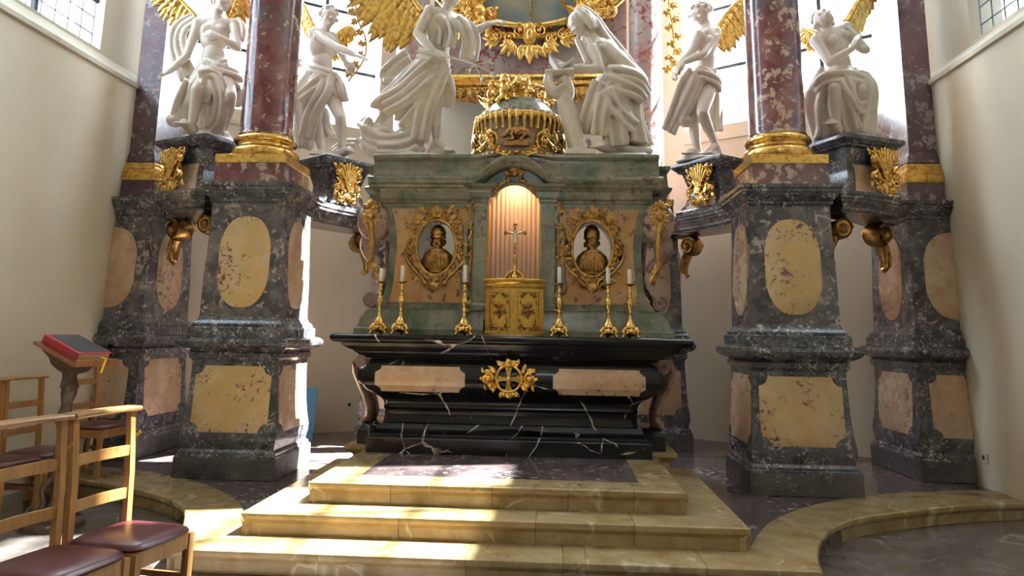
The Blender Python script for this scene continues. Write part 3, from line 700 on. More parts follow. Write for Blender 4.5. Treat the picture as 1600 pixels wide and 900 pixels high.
# gilded emblem on the altar front: a flared cross in a pierced scroll frame
o = Orn((0, 6.822, .966))
for a in range(4):
    an = a*PI/2; c, s = math.cos(an), math.sin(an)
    pl = [(.0, -.016), (.06, -.018), (.10, -.034), (.108, 0), (.10, .034), (.06, .018), (.0, .016)]
    o.plate([(x*c-y*s, x*s+y*c) for x, y in pl], .004, .022)
o.ball(0, 0, .022, .02)
o.line([(-.115, 0), (-.08, .085), (0, .12), (.08, .085), (.115, 0), (.08, -.085), (0, -.115), (-.08, -.085), (-.115, 0)], .02, .012, m=40)
def emb(s):
    o.sc(s*.20, .0, .062, 1.25, PI*.5, s, .021); o.sc(s*.17, -.055, .04, 1.1, -PI/2, -s, .018); o.sc(s*.19, .06, .035, 1.0, 0, s, .016)
    o.leaf(s*.12, .05, PI/2-s*.6, .09, .018); o.leaf(s*.12, -.05, -PI/2+s*.5, .08, .018); o.leaf(s*.235, .05, PI/2, .05, .012); o.leaf(s*.215, -.05, -PI/2, .06, .012)
    o.leaf(s*.06, .115, PI/2-s*.7, .07, .02); o.leaf(s*.05, -.11, -PI/2+s*.6, .07, .02); o.ball(s*.25, 0, .02, .01); o.sc(s*.05, .135, .03, 1, PI, -s, .015)
    o.sc(s*.045, -.14, .028, 1, PI/2, s, .015)
o.both(emb); o.leaf(0, .12, PI/2, .065, .028); o.leaf(0, -.11, -PI/2, .075, .03)
obj('gilded_emblem', o.mb, M['gold'], altar, angle=60)

# ------------------------------------------------------------------ reredos
RY = 7.30
rer = thing('reredos', 'green marble altar screen with two oval openings and a tall curtained niche', 'reredos', (0, 7.45, MZ))
mb = MB(); mb.loft([hring(*q) for q in ((1.56, 7.22, 7.74, MZ), (1.56, 7.22, 7.74, 1.40), (1.545, 7.23, 7.74, 1.41), (1.52, 7.24, 7.74, 1.44), (1.51, 7.245, 7.74, 1.50), (1.49, 7.25, 7.74, 1.515), (1.46, 7.26, 7.74, 1.56), (1.455, 7.26, 7.74, 1.58), (1.40, 7.29, 7.74, 1.595))]); 
# cut the base in two around the niche
def half_base(sg):
    m = MB(); xs = [(1.56, 7.22, MZ), (1.56, 7.22, 1.40), (1.545, 7.23, 1.41), (1.52, 7.24, 1.45), (1.51, 7.245, 1.50), (1.49, 7.25, 1.52), (1.46, 7.26, 1.565), (1.455, 7.26, 1.585), (1.40, 7.29, 1.60)]
    rs = []
    for hx, yf, z in xs:
        a, b = sorted((sg*.285, sg*hx)); rs.append([Vector((a, yf, z)), Vector((b, yf, z)), Vector((b, 7.74, z)), Vector((a, 7.74, z))])
    m.loft(rs); return m
def plate_hole(outline, hole_c, hw, hh, y0, y1, n=64, hole_p=1.0):
    # slab with an oval hole; the outline is star-shaped about the hole centre
    cx, cz = hole_c; angs = [2*PI*k/n for k in range(n)]+[math.atan2(z-cz, x-cx) % (2*PI) for x, z in outline]
    angs = sorted(set(round(a, 5) for a in angs)); out, inn = [], []
    m = len(outline)
    for a in angs:
        dx, dz = math.cos(a), math.sin(a); best = None
        for i in range(m):
            (x0, z0), (x1, z1) = outline[i], outline[(i+1) % m]
            ex, ez = x1-x0, z1-z0; den = dx*ez-dz*ex
            if abs(den) < 1e-9: continue
            t = ((x0-cx)*ez-(z0-cz)*ex)/den; s = ((x0-cx)*dz-(z0-cz)*dx)/den
            if t > 0 and -1e-4 <= s <= 1+1e-4 and (best is None or t > best): best = t
        out.append((cx+dx*best, cz+dz*best)); r = 1/math.sqrt((dx/hw)**2+(dz/hh)**2); inn.append((cx+dx*r, cz+dz*r))
    k = len(angs); mb = MB()
    v = [(x, y0, z) for x, z in out]+[(x, y0, z) for x, z in inn]+[(x, y1, z) for x, z in inn]+[(x, y1, z) for x, z in out]
    f = []
    for i in range(k):
        j = (i+1) % k
        for a in range(4): b = (a+1) % 4; f.append((a*k+i, a*k+j, b*k+j, b*k+i))
    mb.add(v, f); return mb
OVC = (.778, 2.21); OHW, OHH = .185, .262
flank = [(1.40, 1.59), (1.345, 1.64), (1.305, 1.71), (1.28, 1.82), (1.265, 2.0), (1.26, 2.2), (1.275, 2.36), (1.32, 2.52), (1.37, 2.62), (1.37, 2.70)]
for sg in (-1, 1):
    obj('base_step', half_base(sg), M['green'], rer, angle=30)
    ol = [(.40, 1.59)]+flank+[(.40, 2.70)]
    m = plate_hole(ol, OVC, OHW+.012, OHH+.012, RY, RY+.30)
    if sg < 0: m = mirror(m)
    obj('bay_wall', m, M['green'], rer, angle=30)
    pn = [(.435, 1.66), (1.235, 1.66), (1.215, 1.76), (1.20, 1.88), (1.185, 2.05), (1.18, 2.25), (1.19, 2.4), (1.215, 2.5), (1.245, 2.605), (.435, 2.605)]
    m = plate_hole(pn, OVC, OHW+.006, OHH+.006, RY-.016, RY+.01)
    if sg < 0: m = mirror(m)
    obj('amber_panel', m, M['amber'], rer, angle=30)
    # pilaster strip beside the niche with a hooked moulding
    m = MB(); x0, x1 = sorted((sg*.275, sg*.405))
    m.loft(rings_of(rect(x0, x1, RY-.05, RY+.3), [(.012, 1.59), (.012, 1.64), (.0, 1.66), (.0, 2.66), (.015, 2.68), (.015, 2.72)])); obj('niche_pilaster', m, M['green'], rer, angle=30)
    m = MB(); m.loft(rings_of(rect(x0-.01, x1+.01, RY-.06, RY+.2), [(.0, 2.655), (.012, 2.67), (.012, 2.69), (.03, 2.71), (.03, 2.765), (.045, 2.785), (.05, 2.80), (.085, 2.815), (.095, 2.84)])); obj('pilaster_capital', m, M['green'], rer, angle=30)
    hk = bez([Vector((sg*x, RY-.03, z)) for x, z in ((.43, 1.62), (.42, 1.74), (.50, 1.80), (.485, 1.95), (.48, 2.30), (.475, 2.42), (.43, 2.46), (.42, 2.52), (.445, 2.60), (.44, 2.67))], 40)
    m = MB(); m.tube(hk, [(.030, .028)]*len(hk), 8, flat=(1, 0, 0)); obj('hooked_moulding', m, M['green'], rer, angle=50)
    # gilded sprays on the pilaster strip
    o = Orn((sg*.45, RY-.05, 2.0))
    for z, s in ((.62, 1), (.55, -1), (.40, 1), (.30, -1), (.22, 1), (.12, -1), (-.28, 1), (-.36, -1), (-.42, 1)):
        o.sc(.012*s+(.02 if z > .2 else .0), z, .03, 1.1, PI/2, s, .009); o.leaf(0, z, PI/2+s*.9, .06, .014)
    o.line([(0, .64), (.02, .4), (.03, .2), (.02, .0), (.0, -.2), (0, -.45)], .008); obj('gilded_spray', o.mb, M['gold_old'], rer, angle=60)
    # gilded oval frame
    cx = sg*OVC[0]; f = Orn((cx, RY-.02, OVC[1]))
    ring = [(math.cos(a)*(OHW+.018), math.sin(a)*(OHH+.018)) for a in [2*PI*k/48 for k in range(49)]]
    f.mb.tube([f.P(u, v, .012) for u, v in ring], [.017]*49, 8)
    for k in range(30):
        a = 2*PI*k/30; f.leaf((OHW+.03)*math.cos(a), (OHH+.03)*math.sin(a), a+(.9 if math.cos(a)*sg > 0 else -.9), .055+.018*(k % 3), .017, .014, .5)
    def fr(s):
        f.sc(s*.24, .02, .05, 1.4, PI/2, -s, .015, .02); f.sc(s*.255, -.06, .045, 1.2, -PI/2, s, .014, .02); f.line([(s*.29, 0), (s*.30, -.10), (s*.24, -.20), (s*.14, -.30), (s*.10, -.37)], .015, .022)
        f.sc(s*.075, .33, .05, 1.5, PI*.5, s, .014, .02); f.acanthus(s*.17, .25, PI/2-s*.5, .12, .022); f.leaf(s*.23, .13, PI/2-s*.3, .12, .022); f.leaf(s*.22, -.17, -PI/2+s*.4, .11, .02)
        f.sc(s*.10, -.36, .055, 1.3, PI/2, s, .013, .02); f.leaf(s*.11, .36, PI/2-s*.9, .10, .022); f.ball(s*.24, .17, .016, .02); f.ball(s*.26, -.13, .016, .02); f.sc(s*.19, .20, .03, 1.1, 0, s, .011, .02)
        f.leaf(s*.16, -.29, -PI/2+s*.8, .10, .02)
    f.both(fr); f.acanthus(0, .31, PI/2, .13, .026, .02); f.acanthus(0, -.35, -PI/2, .10, .024, .015)
    obj('gilded_oval_frame', f.mb, M['gold_old'], rer, angle=60)
    # flank: big scroll with a gilded rosette, bracket below, open hoop ending in a small scroll
    vc = Vector((sg*1.43, RY+.10, 2.47)); mb = MB()
    pr = [(.0001, -.20), (.10, -.205), (.165, -.185), (.195, -.15), (.20, -.05), (.195, .10), (.165, .14), (.0001, .14)]
    mb.lathe(pr, (0, 0, 0), 32); k = len(pr)*32; mb.v[-k:] = [(vc.x+p[0]*.82, vc.y+p[2], vc.z+p[1]) for p in mb.v[-k:]]
    bk = bez([vc+Vector((sg*x, 0, z)) for x, z in ((.02, -.10), (.06, -.22), (.035, -.34), (-.05, -.41), (-.09, -.47))], 14)
    mb.tube(bk, [(.15, .09), (.15, .095), (.15, .10), (.145, .10), (.14, .10), (.135, .095), (.13, .085), (.125, .075), (.12, .065), (.11, .055), (.10, .05), (.10, .045), (.09, .04), (.09, .035), (.08, .03)], 12, flat=(0, 1, 0))
    obj('flank_scroll', mb, M['brownred'], rer, angle=45)
    o = Orn(vc+Vector((0, -.205, .03)))
    for q in range(9): o.leaf(0, 0, 2*PI*q/9, .105, .03, .01, .6)
    o.both(lambda s: o.sc(s*.05, .10, .045, 1.2, 0, s, .014)); o.ball(0, 0, .032, .03); o.acanthus(0, .09, PI/2, .10, .024); o.acanthus(0, -.06, -PI/2, .12, .024)
    for q in range(4): o.leaf(sg*(-.02-.02*q), -.40-.05*q, -PI/2-.1*sg, .11, .03)
    o.line([(0, -.05), (-sg*.02, -.22), (-sg*.03, -.38), (-sg*.02, -.47), (-sg*.06, -.55), (-sg*.1, -.62)], (.035, .012), .03)
    obj('gilded_rosette', o.mb, M['gold_old'], rer, angle=60)
    hoop = bez([Vector((sg*x, RY+.13, z)) for x, z in ((1.30, 2.28), (1.285, 2.12), (1.285, 1.98), (1.305, 1.85), (1.35, 1.76), (1.41, 1.695), (1.46, 1.665))], 22)
    mb = MB(); mb.tube(hoop, [(.11, .03)]*len(hoop), 8, flat=(0, 1, 0))
    mb.lathe([(.0001, -.12), (.075, -.12), (.08, -.10), (.08, .10), (.075, .12), (.0001, .12)], (0, 0, 0), 20); k = 120
    mb.v[-k:] = [(sg*1.435+p[0], RY+.13+p[2], 1.685+p[1]) for p in mb.v[-k:]]
    mb.tube(spiral(Vector((sg*1.435, RY+.005, 1.685)), Vector((sg, 0, 0)), Vector((0, 0, 1)), .062, 1.5, PI/2, -1), .012, 6)
    obj('foot_scroll', mb, M['brownred'], rer, angle=45)

# entablature and attic
def sweep_front(path, prof):   # path of (x,z); prof of (yout, dz): moulding along the front
    rings = []
    for x, z in path: rings.append([Vector((x, RY-yo, z+dz)) for yo, dz in prof]+[Vector((x, RY+.3, z+prof[-1][1])), Vector((x, RY+.3, z+prof[0][1]))])
    return MB().loft(rings)
arch = [(.42, 0), (.385, .008), (.345, .035), (.29, .09), (.22, .155), (.15, .20), (.075, .22), (.0, .222)]
pthC = [(-x, z) for x, z in arch]+[(x, z) for x, z in reversed(arch[:-1])]
def full(hx): return [(-hx, 0)]+pthC+[(hx, 0)]
fr_prof = [(.0, 2.66), (.02, 2.665), (.02, 2.68), (.055, 2.70), (.06, 2.715), (.06, 2.77), (.075, 2.785), (.085, 2.80)]
for q in (-1, 1): obj('frieze', sweep_front([(q*1.37, 0), (q*.42, 0)], fr_prof), M['green'], rer, angle=30) 
co_prof = [(.08, 2.795), (.10, 2.80), (.12, 2.815), (.125, 2.83), (.15, 2.845), (.165, 2.865), (.17, 2.885), (.165, 2.90), (.14, 2.915), (.10, 2.92)]
obj('cornice', sweep_front(full(1.47), co_prof), M['green'], rer, angle=35)
for sg in (-1, 1):   # attic blocks carrying the statues, with stepped ends
    pf = [(.09, .0), (.09, .10), (.07, .25), (.06, .40), (.06, .74), (.09, .80), (.105, .86), (.105, .96), (.095, 1.0)]
    st = [(x, 2.905+z) for x, z in reversed(arch)]+[(.7, 2.905), (1.0, 2.905), (1.36, 2.905), (1.44, 2.905)]
    m = MB(); m.loft([[Vector((sg*x, RY-yo-(0 if x < 1.44 else .0), z0+(3.152-z0)*q)) for yo, q in pf]+[Vector((sg*x, 7.82, 3.152)), Vector((sg*x, 7.82, z0))] for x, z0 in st]); obj('attic_block', m, M['green'], rer, angle=30)
    m = MB(); x0, x1 = sorted((sg*1.30, sg*1.60))
    m.loft(rings_of(rect(x0, x1, RY+.28, 7.78), [(-.05, 2.66), (-.03, 2.80), (.01, 2.85), (.02, 2.88), (-.02, 2.90), (-.03, 3.04), (.0, 3.07), (.01, 3.11), (.0, 3.12)])); obj('attic_wing', m, M['green'], rer, angle=30)
# centre: deep green wall above the niche, cut by the pointed arch
niche = [(.285, 2.60), (.285, 2.70), (.262, 2.725), (.235, 2.735), (.21, 2.76), (.17, 2.80), (.11, 2.84), (.05, 2.86), (0, 2.865)]
nl = [(-x, z) for x, z in niche]+[(x, z) for x, z in reversed(niche[:-1])]
top = [(-.44, 2.66), (-.44, 2.80), (-.42, 2.80)]+[(-x, 2.80+z) for x, z in arch]+[(x, 2.80+z) for x, z in reversed(arch[:-1])]+[(.42, 2.80), (.44, 2.80), (.44, 2.66)]
def resample(pl, n):
    L = [0]
    for a, b in zip(pl[:-1], pl[1:]): L.append(L[-1]+math.dist(a, b))
    out = []
    for k in range(n):
        t = L[-1]*k/(n-1); i = max(j for j in range(len(L)) if L[j] <= t+1e-9); i = min(i, len(pl)-2); q = (t-L[i])/max(L[i+1]-L[i], 1e-9)
        out.append((pl[i][0]+(pl[i+1][0]-pl[i][0])*q, pl[i][1]+(pl[i+1][1]-pl[i][1])*q))
    return out
a_, b_ = resample(top, 40), resample(nl, 40)
mb = MB(); mb.loft([[Vector((x, RY-.02, z)) for x, z in a_], [Vector((x, RY-.02, z)) for x, z in b_], [Vector((x, RY+.05, z)) for x, z in b_], [Vector((x, RY+.05, z)) for x, z in a_]], caps=False, closed=False); obj('arch_wall', mb, M['green_dark'], rer, angle=30)
mb = MB(); mb.box((0, 7.64, 3.075), (.80, .56, .13)); obj('attic_core', mb, M['green'], rer, False)
mb = MB(); mb.tube([Vector((x, RY-.03, z)) for x, z in nl[1:-1]], [(.02, .022)]*(len(nl)-2), 8); obj('arch_moulding', mb, M['green'], rer, angle=50)
o = Orn((0, RY-.04, 2.86))
def ar(s):
    for q, (u, v, a) in enumerate(((.06, .02, -.2), (.11, .0, -.5), (.16, -.04, -.7), (.21, -.09, -.8), (.25, -.13, -.5), (.29, -.16, -1.2))):
        o.sc(s*u, v+.012, .024, 1.1, PI/2, s*(1 if q % 2 else -1), .009); o.leaf(s*u, v+.01, (a if s > 0 else PI-a), .06, .015)
    o.sc(s*.045, .12, .035, 1.2, 0, s, .012); o.leaf(s*.05, .09, PI/2-s*.9, .07, .018); o.sc(s*.06, .055, .03, 1.1, PI/2, -s, .01); o.leaf(s*.02, .14, PI/2-s*.4, .06, .018)
o.both(ar); o.ball(0, .10, .03, .01); o.acanthus(0, .12, PI/2, .08, .02); obj('gilded_arch_ornament', o.mb, M['gold_old'], rer, angle=60)
# niche: gilt jambs, pleated curtain, ceiling and lamp
for sg in (-1, 1):
    m = MB(); m.box((sg*.272, RY+.14, 2.10), (.03, .28, 1.2)); obj('gilt_jamb', m, M['jamb'], rer, False)
m = MB(); m.box((0, RY+.43, 2.20), (.62, .03, 1.69)); obj('niche_back', m, M['green_dark'], rer, False)
mb = MB(); pts = []
for k in range(111):
    q = k/110*11; fr_ = q-math.floor(q); pts.append((-.262+.524*k/110, .018*abs(math.sin(PI*fr_))**.55))
mb.loft([[Vector((x, RY+.30-d*(1 if z > 1.6 else 1), z)) for x, d in pts] for z in (1.70, 2.0, 2.3, 2.6, 3.0)], caps=False, closed=False)
tag(obj('pleated_curtain', mb, M['curtain'], org=(0, RY+.3, 1.70), angle=25), 'pale rose pleated curtain hanging in the lit niche behind the crucifix', 'curtain')
lt = thing('niche_lamp', 'small warm lamp tucked behind the niche arch above the curtain', 'lamp', (0, RY+.10, 2.97))
m = MB(); m.box((0, RY+.12, 2.995), (.24, .08, .03)); obj('housing', m, M['dark_plastic'], lt, False)
m = MB(); m.tube([Vector((x, RY+.12, 2.975)) for x in (-.10, -.05, 0, .05, .10)], .012, 8); obj('tube', m, M['lamp'], lt)
ld = bpy.data.lights.new('niche_light', 'AREA'); ld.shape = 'RECTANGLE'; ld.size = .2; ld.size_y = .05; ld.energy = 7.5; ld.color = (1, .60, .28)
lo = bpy.data.objects.new('niche_light', ld); COL.objects.link(lo); lo.location = (0, .03, -.012); lo.parent = lt

# tabernacle: bowed brass cupboard with two doors
tab = thing('tabernacle', 'bowed brass tabernacle with two engraved doors below the curtained niche', 'tabernacle', (.02, 7.16, MZ))
def arc_ring(hx, bow, yb, z, n=16):
    return [Vector((.02-hx+2*hx*k/n, RY-.12-bow*(1-(2*k/n-1)**2), z)) for k in range(n+1)]+[Vector((.02+hx, yb, z)), Vector((.02-hx, yb, z))]
mb = MB(); mb.loft([arc_ring(hx, b, 7.212, z) for hx, b, z in ((.287, .115, MZ+.012), (.287, .115, MZ+.04), (.282, .11, MZ+.045), (.28, .11, 1.80), (.285, .113, 1.805))]); obj('body', mb, M['brass'], tab, angle=30)
mb = MB(); mb.loft([arc_ring(hx, b, 7.212, z) for hx, b, z in ((.28, .11, 1.80), (.29, .118, 1.81), (.295, .12, 1.835), (.288, .115, 1.84), (.29, .118, 1.85), (.305, .13, 1.865), (.308, .132, 1.885), (.30, .125, 1.893))]); obj('cornice', mb, M['brass'], tab, angle=30)
mb = MB(); mb.loft([arc_ring(.26, .13, 7.212, z) for z in (MZ+.001, MZ+.012)]); obj('linen_cloth', mb, M['linen'], tab, False)
def tfn(u, v, w): return Vector((.02+u, RY-.12-.11*(1-(u/.28)**2)-w, v))
for sg in (-1, 1):
    mb = MB(); rs = []
    a, b = sorted((sg*.012, sg*.262))
    for z in (MZ+.055, 1.79):
        rs.append([tfn(a+(b-a)*k/8, z, -.005) for k in range(9)]+[tfn(b-(b-a)*k/8, z, .006) for k in range(9)])
    mb.loft(rs); d = obj('door', mb, M['brass'], tab, angle=30)
    o = Orn((0, 0, 0), fn=tfn); c = sg*.137; zc = 1.58
    for (x0, z0, x1, z1) in ((a+.025, MZ+.085, b-.025, MZ+.085), (a+.025, 1.765, b-.025, 1.765), (a+.025, MZ+.085, a+.025, 1.765), (b-.025, MZ+.085, b-.025, 1.765)):
        o.line([(x0, z0), ((x0+x1)/2, (z0+z1)/2), (x1, z1)], .004, .007, 5)
    for s1 in (-1, 1):
        for s2 in (-1, 1):
            o.sc(c+s1*.065, zc+s2*.15, .026, 1.2, s2*PI/2, s1, .006, .007); o.sc(c+s1*.03, zc+s2*.165, .018, 1.1, 0, -s1, .005, .007); o.leaf(c+s1*.075, zc+s2*.11, -s2*PI/2, .05, .009, .006); o.leaf(c+s1*.045, zc+s2*.13, s1*.4 if s1 > 0 else PI-.4, .035, .009, .006)
    for s1 in (-1, 1): o.leaf(c, zc+.03, PI/2-s1*.8, .07, .02, .006); o.leaf(c, zc+.0, PI/2-s1*1.5, .06, .018, .006); o.sc(c+s1*.05, zc-.02, .018, 1, 0, s1, .005, .007)
    for r, (nn_, zz) in enumerate(((3, 0.0), (4, -.014), (3, -.028), (2, -.042), (1, -.055))):
        for q in range(nn_): o.ball(c+(q-(nn_-1)/2)*.015, zc+zz-.01, .009, .007)
    o.line([(c, zc), (c+.005, zc+.05), (c-.005, zc+.09)], .004, .007); obj('vine_relief', o.mb, M['bronze'], d, angle=60)
mb = MB(); mb.loft([[tfn(x, z, w) for x, w in ((-.014, 0), (.014, 0), (.014, .012), (-.014, .012))] for z in (MZ+.055, 1.79)]); obj('meeting_stile', mb, M['brass'], tab, False)
m = MB(); m.ell(tfn(.10, 1.60, .014), (.006, .006, .010), None, 8, 6); obj('keyhole', m, M['dark_plastic'], tab)
# crucifix
cr = thing('crucifix', 'small silvered crucifix on a gilded foot standing on the tabernacle', 'crucifix', (.02, 7.15, 1.893))
cb = Vector((.02, 7.15, 1.893)); mb = MB()
mb.lathe([(.05, .0), (.052, .008), (.04, .016), (.03, .05), (.018, .085), (.013, .095), (.02, .105), (.013, .115), (.012, .15), (.017, .16), (.022, .185), (.016, .21), (.02, .222), (.012, .235), (.0001, .24)], cb, 16)
for q in range(3):
    a = -PI/2+q*2*PI/3; dd = Vector((math.cos(a), math.sin(a), 0)); mb.tube([cb+dd*.02+Vector((0, 0, .075)), cb+dd*.055+Vector((0, 0, .045)), cb+dd*.075+Vector((0, 0, .012)), cb+dd*.09+Vector((0, 0, .008))], [.012, .014, .012, .008], 8)
for s in (-1, 1): mb.tube([cb+Vector((s*.02, -.02, .08)), cb+Vector((s*.06, -.02, .05)), cb+Vector((s*.088, -.02, .014)), cb+Vector((s*.075, -.02, .004))], [.01, .012, .012, .006], 8)
obj('foot', mb, M['gold'], cr, angle=50)
mb = MB(); mb.box(cb+Vector((0, 0, .37)), (.018, .014, .29)); mb.box(cb+Vector((0, 0, .45)), (.17, .014, .018))
for p in ((0, .525), (-.09, .45), (.09, .45)):
    for q in range(3):
        a = {0: PI/2, -.09: PI, .09: 0}[p[0]]+(q-1)*1.2; mb.ell(cb+Vector((p[0]+.012*math.cos(a), 0, p[1]+.012*math.sin(a))), (.011, .008, .011), None, 8, 6)
obj('cross', mb, M['bronze'], cr, angle=40)
mb = MB(); z0 = .45
mb.chain([cb+Vector((0, -.016, z0-.01)), cb+Vector((.004, -.018, z0-.06))], [.014, .011]); mb.ell(cb+Vector((.004, -.022, z0+.012)), (.010, .010, .013))
for s in (-1, 1): mb.chain([cb+Vector((s*.012, -.016, z0-.006)), cb+Vector((s*.045, -.014, z0+.004)), cb+Vector((s*.075, -.012, z0+.008))], [.007, .005, .004], 6); mb.chain([cb+Vector((s*.007, -.018, z0-.062)), cb+Vector((s*.006, -.026, z0-.095)), cb+Vector((.0, -.014, z0-.13))], [.009, .007, .005], 6)
obj('corpus', mb, plain('silver', (.62, .62, .60), .25, .9, .08), cr, angle=60)

# candlesticks: baluster on a three-footed scrolled base
def candlestick(x, y, label, ch, lean=0):
    t = thing('candlestick', label, 'candlestick', (x, y, MZ), 'gilded altar candlesticks'); b = Vector((x, y, MZ)); mb = MB()
    mb.lathe([(.035, .075), (.05, .085), (.055, .10), (.045, .125), (.03, .15), (.02, .165), (.016, .18), (.02, .19), (.016, .20), (.014, .225), (.02, .235), (.012, .245), (.015, .265), (.028, .30), (.03, .325), (.022, .35), (.014, .37), (.02, .378), (.012, .39), (.014, .41), (.022, .425), (.016, .44), (.012, .455), (.016, .465), (.02, .475), (.012, .483)], b, 16)
    obj('stem', mb, M['gold'], t, angle=50)
    mb = MB(); mb.lathe([(.013, .48), (.03, .486), (.052, .497), (.055, .503), (.045, .503), (.018, .498), (.0001, .498)], b, 20); obj('drip_pan', mb, M['gold'], t, angle=40)
    mb = MB(); mb.lathe([(.03, .02), (.055, .03), (.062, .05), (.055, .075), (.035, .09)], b, 9)
    for q in range(3):
        a = -PI/2+PI/3+q*2*PI/3; d = Vector((math.cos(a), math.sin(a), 0)); S = Vector((-d.y, d.x, 0))
        mb.tube([b+d*.03+Vector((0, 0, .10)), b+d*.065+Vector((0, 0, .085)), b+d*.08+Vector((0, 0, .055)), b+d*.07+Vector((0, 0, .03)), b+d*.082+Vector((0, 0, .012)), b+d*.095+Vector((0, 0, .006))], [.014, .018, .02, .015, .016, .010], 8)
        for s in (-1, 1): mb.tube(spiral(b+d*.06+S*.03*s+Vector((0, 0, .05)), S*s, Vector((0, 0, 1)), .026, 1.2, PI/2, 1, 12), .008, 6)
        e = -PI/2+q*2*PI/3; d2 = Vector((math.cos(e), math.sin(e), 0)); mb.ell(b+d2*.05+Vector((0, 0, .06)), (.022, .022, .03), None, 8, 6)
    obj('foot', mb, M['gold'], t, angle=50)
    mb = MB(); mb.lathe([(.0185, .499), (.0185, .50+ch), (.014, .502+ch), (.0001, .502+ch)], b, 14); c = obj('candle', mb, M['wax'], t, angle=40)
    mb = MB(); mb.tube([b+Vector((0, 0, .50+ch)), b+Vector((.001, 0, .51+ch)), b+Vector((.003, 0, .516+ch))], .0018, 5); obj('wick', mb, M['dark_plastic'], c)
for x, ch, lab in ((-1.262, .125, 'gilded candlestick on the altar end nearest the lectern'), (-1.055, .155, 'gilded candlestick below the bearded bust beside another candlestick'), (-.447, .165, 'gilded candlestick standing between the bearded bust and the tabernacle'),
                   (.455, .155, 'gilded candlestick standing between the tabernacle and the mitred bust'), (.915, .155, 'gilded candlestick below the mitred bust beside another candlestick'), (1.118, .14, 'gilded candlestick on the altar end farthest from the lectern')):
    candlestick(x, 7.03, lab, ch)
# ------------------------------------------------------------------ statue pedestals with gilded cartouches
def cartouche(o, w, h, seed):   # rocaille shield: ribbed shell, C-scrolls, leaves and drops
    rnd = random.Random(seed)
    o.plate([(w*.30*math.cos(2*PI*k/16), h*.05+h*.28*math.sin(2*PI*k/16)) for k in range(16)], -.01, .015)
    for k in range(7):
        a = PI/2+(k-3)*.30; o.line([(0, -h*.18), (w*.16*math.cos(a), h*.1*math.sin(a)), (w*.34*math.cos(a), h*.40*math.sin(a))], (.012, .022), .03)
        o.ball(w*.36*math.cos(a), h*.42*math.sin(a), .022, .03)
    def f(s):
        o.sc(s*w*.36, h*.22, w*.13, 1.3, PI/2, s, .018, .02); o.sc(s*w*.34, -h*.12, w*.13, 1.2, -PI/2, s, .018, .02); o.line([(s*w*.40, h*.10), (s*w*.27, 0), (s*w*.40, -h*.10)], .018, .025)
        o.sc(s*w*.20, -h*.36, w*.11, 1.2, PI/2, -s, .016, .02); o.acanthus(s*w*.22, h*.30, PI/2-s*.6, h*.17, .022); o.leaf(s*w*.40, -h*.20, -PI/2+s*.4, h*.20, .022)
        o.leaf(s*w*.10, -h*.30, -PI/2+s*.3, h*.20, .024); o.leaf(s*w*.42, h*.28, PI/2-s*.3, h*.16, .02)
        for k in range(3): o.ball(s*w*(.12+.1*k), -h*(.20+.04*k), .014+.004*rnd.random(), .035)
    o.both(f); o.acanthus(0, -h*.24, -PI/2, h*.24, .026); o.sc(0, -h*.06, w*.10, 1.1, 0, 1, .014, .03)
def pedestal(label, cx, cy, ang, L, W, z1, name='statue_pedestal', cw=.34, ch=.50, cz=-.02, cfac=-1, slide=0.0):
    t = thing(name, label, 'pedestal', (cx, cy, 2.80))
    m = Matrix.Translation((cx, cy, 0)) @ Matrix.Rotation(ang, 4, 'Z')
    R = rect(-L, L, -W, W); z0 = 2.80; H = z1-z0
    mb = MB(); q = MB(); q.loft(rings_of(R, [(.05, z0), (.05, z0+.03), (.02, z0+.05), (-.03, z0+.12), (-.06, z0+.22), (-.065, z0+.30), (-.045, z0+.38), (-.015, z1-.14), (-.01, z1-.12)])); mb.join(q, m); obj('body', mb, M['pier'], t, angle=35)
    mb = MB(); q = MB(); q.loft(rings_of(R, [(-.01, z1-.125), (.03, z1-.11), (.035, z1-.09), (.05, z1-.085), (.06, z1-.07), (.085, z1-.05), (.09, z1-.02), (.085, z1-.004), (.07, z1)])); mb.join(q, m); obj('slab', mb, M['pier'], t, angle=35)
    mb = MB(); q = MB(); k = 12
    def off(z):
        f = (z-z0)/H; return -.065+.10*(2*f-1)**2
    rs = []
    for i in range(9):
        z = z0+.05+(H-.22)*i/8; hw = (L-.06)*(1.0-.32*math.sin(PI*i/8)**1)*.95; y = -W-off(z)-.004
        rs.append([Vector((-hw, y+.03, z)), Vector((-hw, y-.008, z)), Vector((hw, y-.008, z)), Vector((hw, y+.03, z))])
    q.loft(rs); mb.join(q, m); obj('rose_panel', mb, M['rose'], t, angle=35)
    o = Orn((0, 0, 0)); U = m.to_3x3() @ Vector((1, 0, 0)); Wd = m.to_3x3() @ Vector((0, -1, 0))
    o = Orn(m @ Vector((slide, -W-.035, z0+ch*.5+cz)), U, (0, 0, 1), Wd); cartouche(o, cw*1.25, ch*1.1, int(cx*10)); obj('gilded_cartouche', o.mb, M['gold'], t, angle=60)
    return t
IP = (2.28, 8.74); OP = (3.58, 7.86)
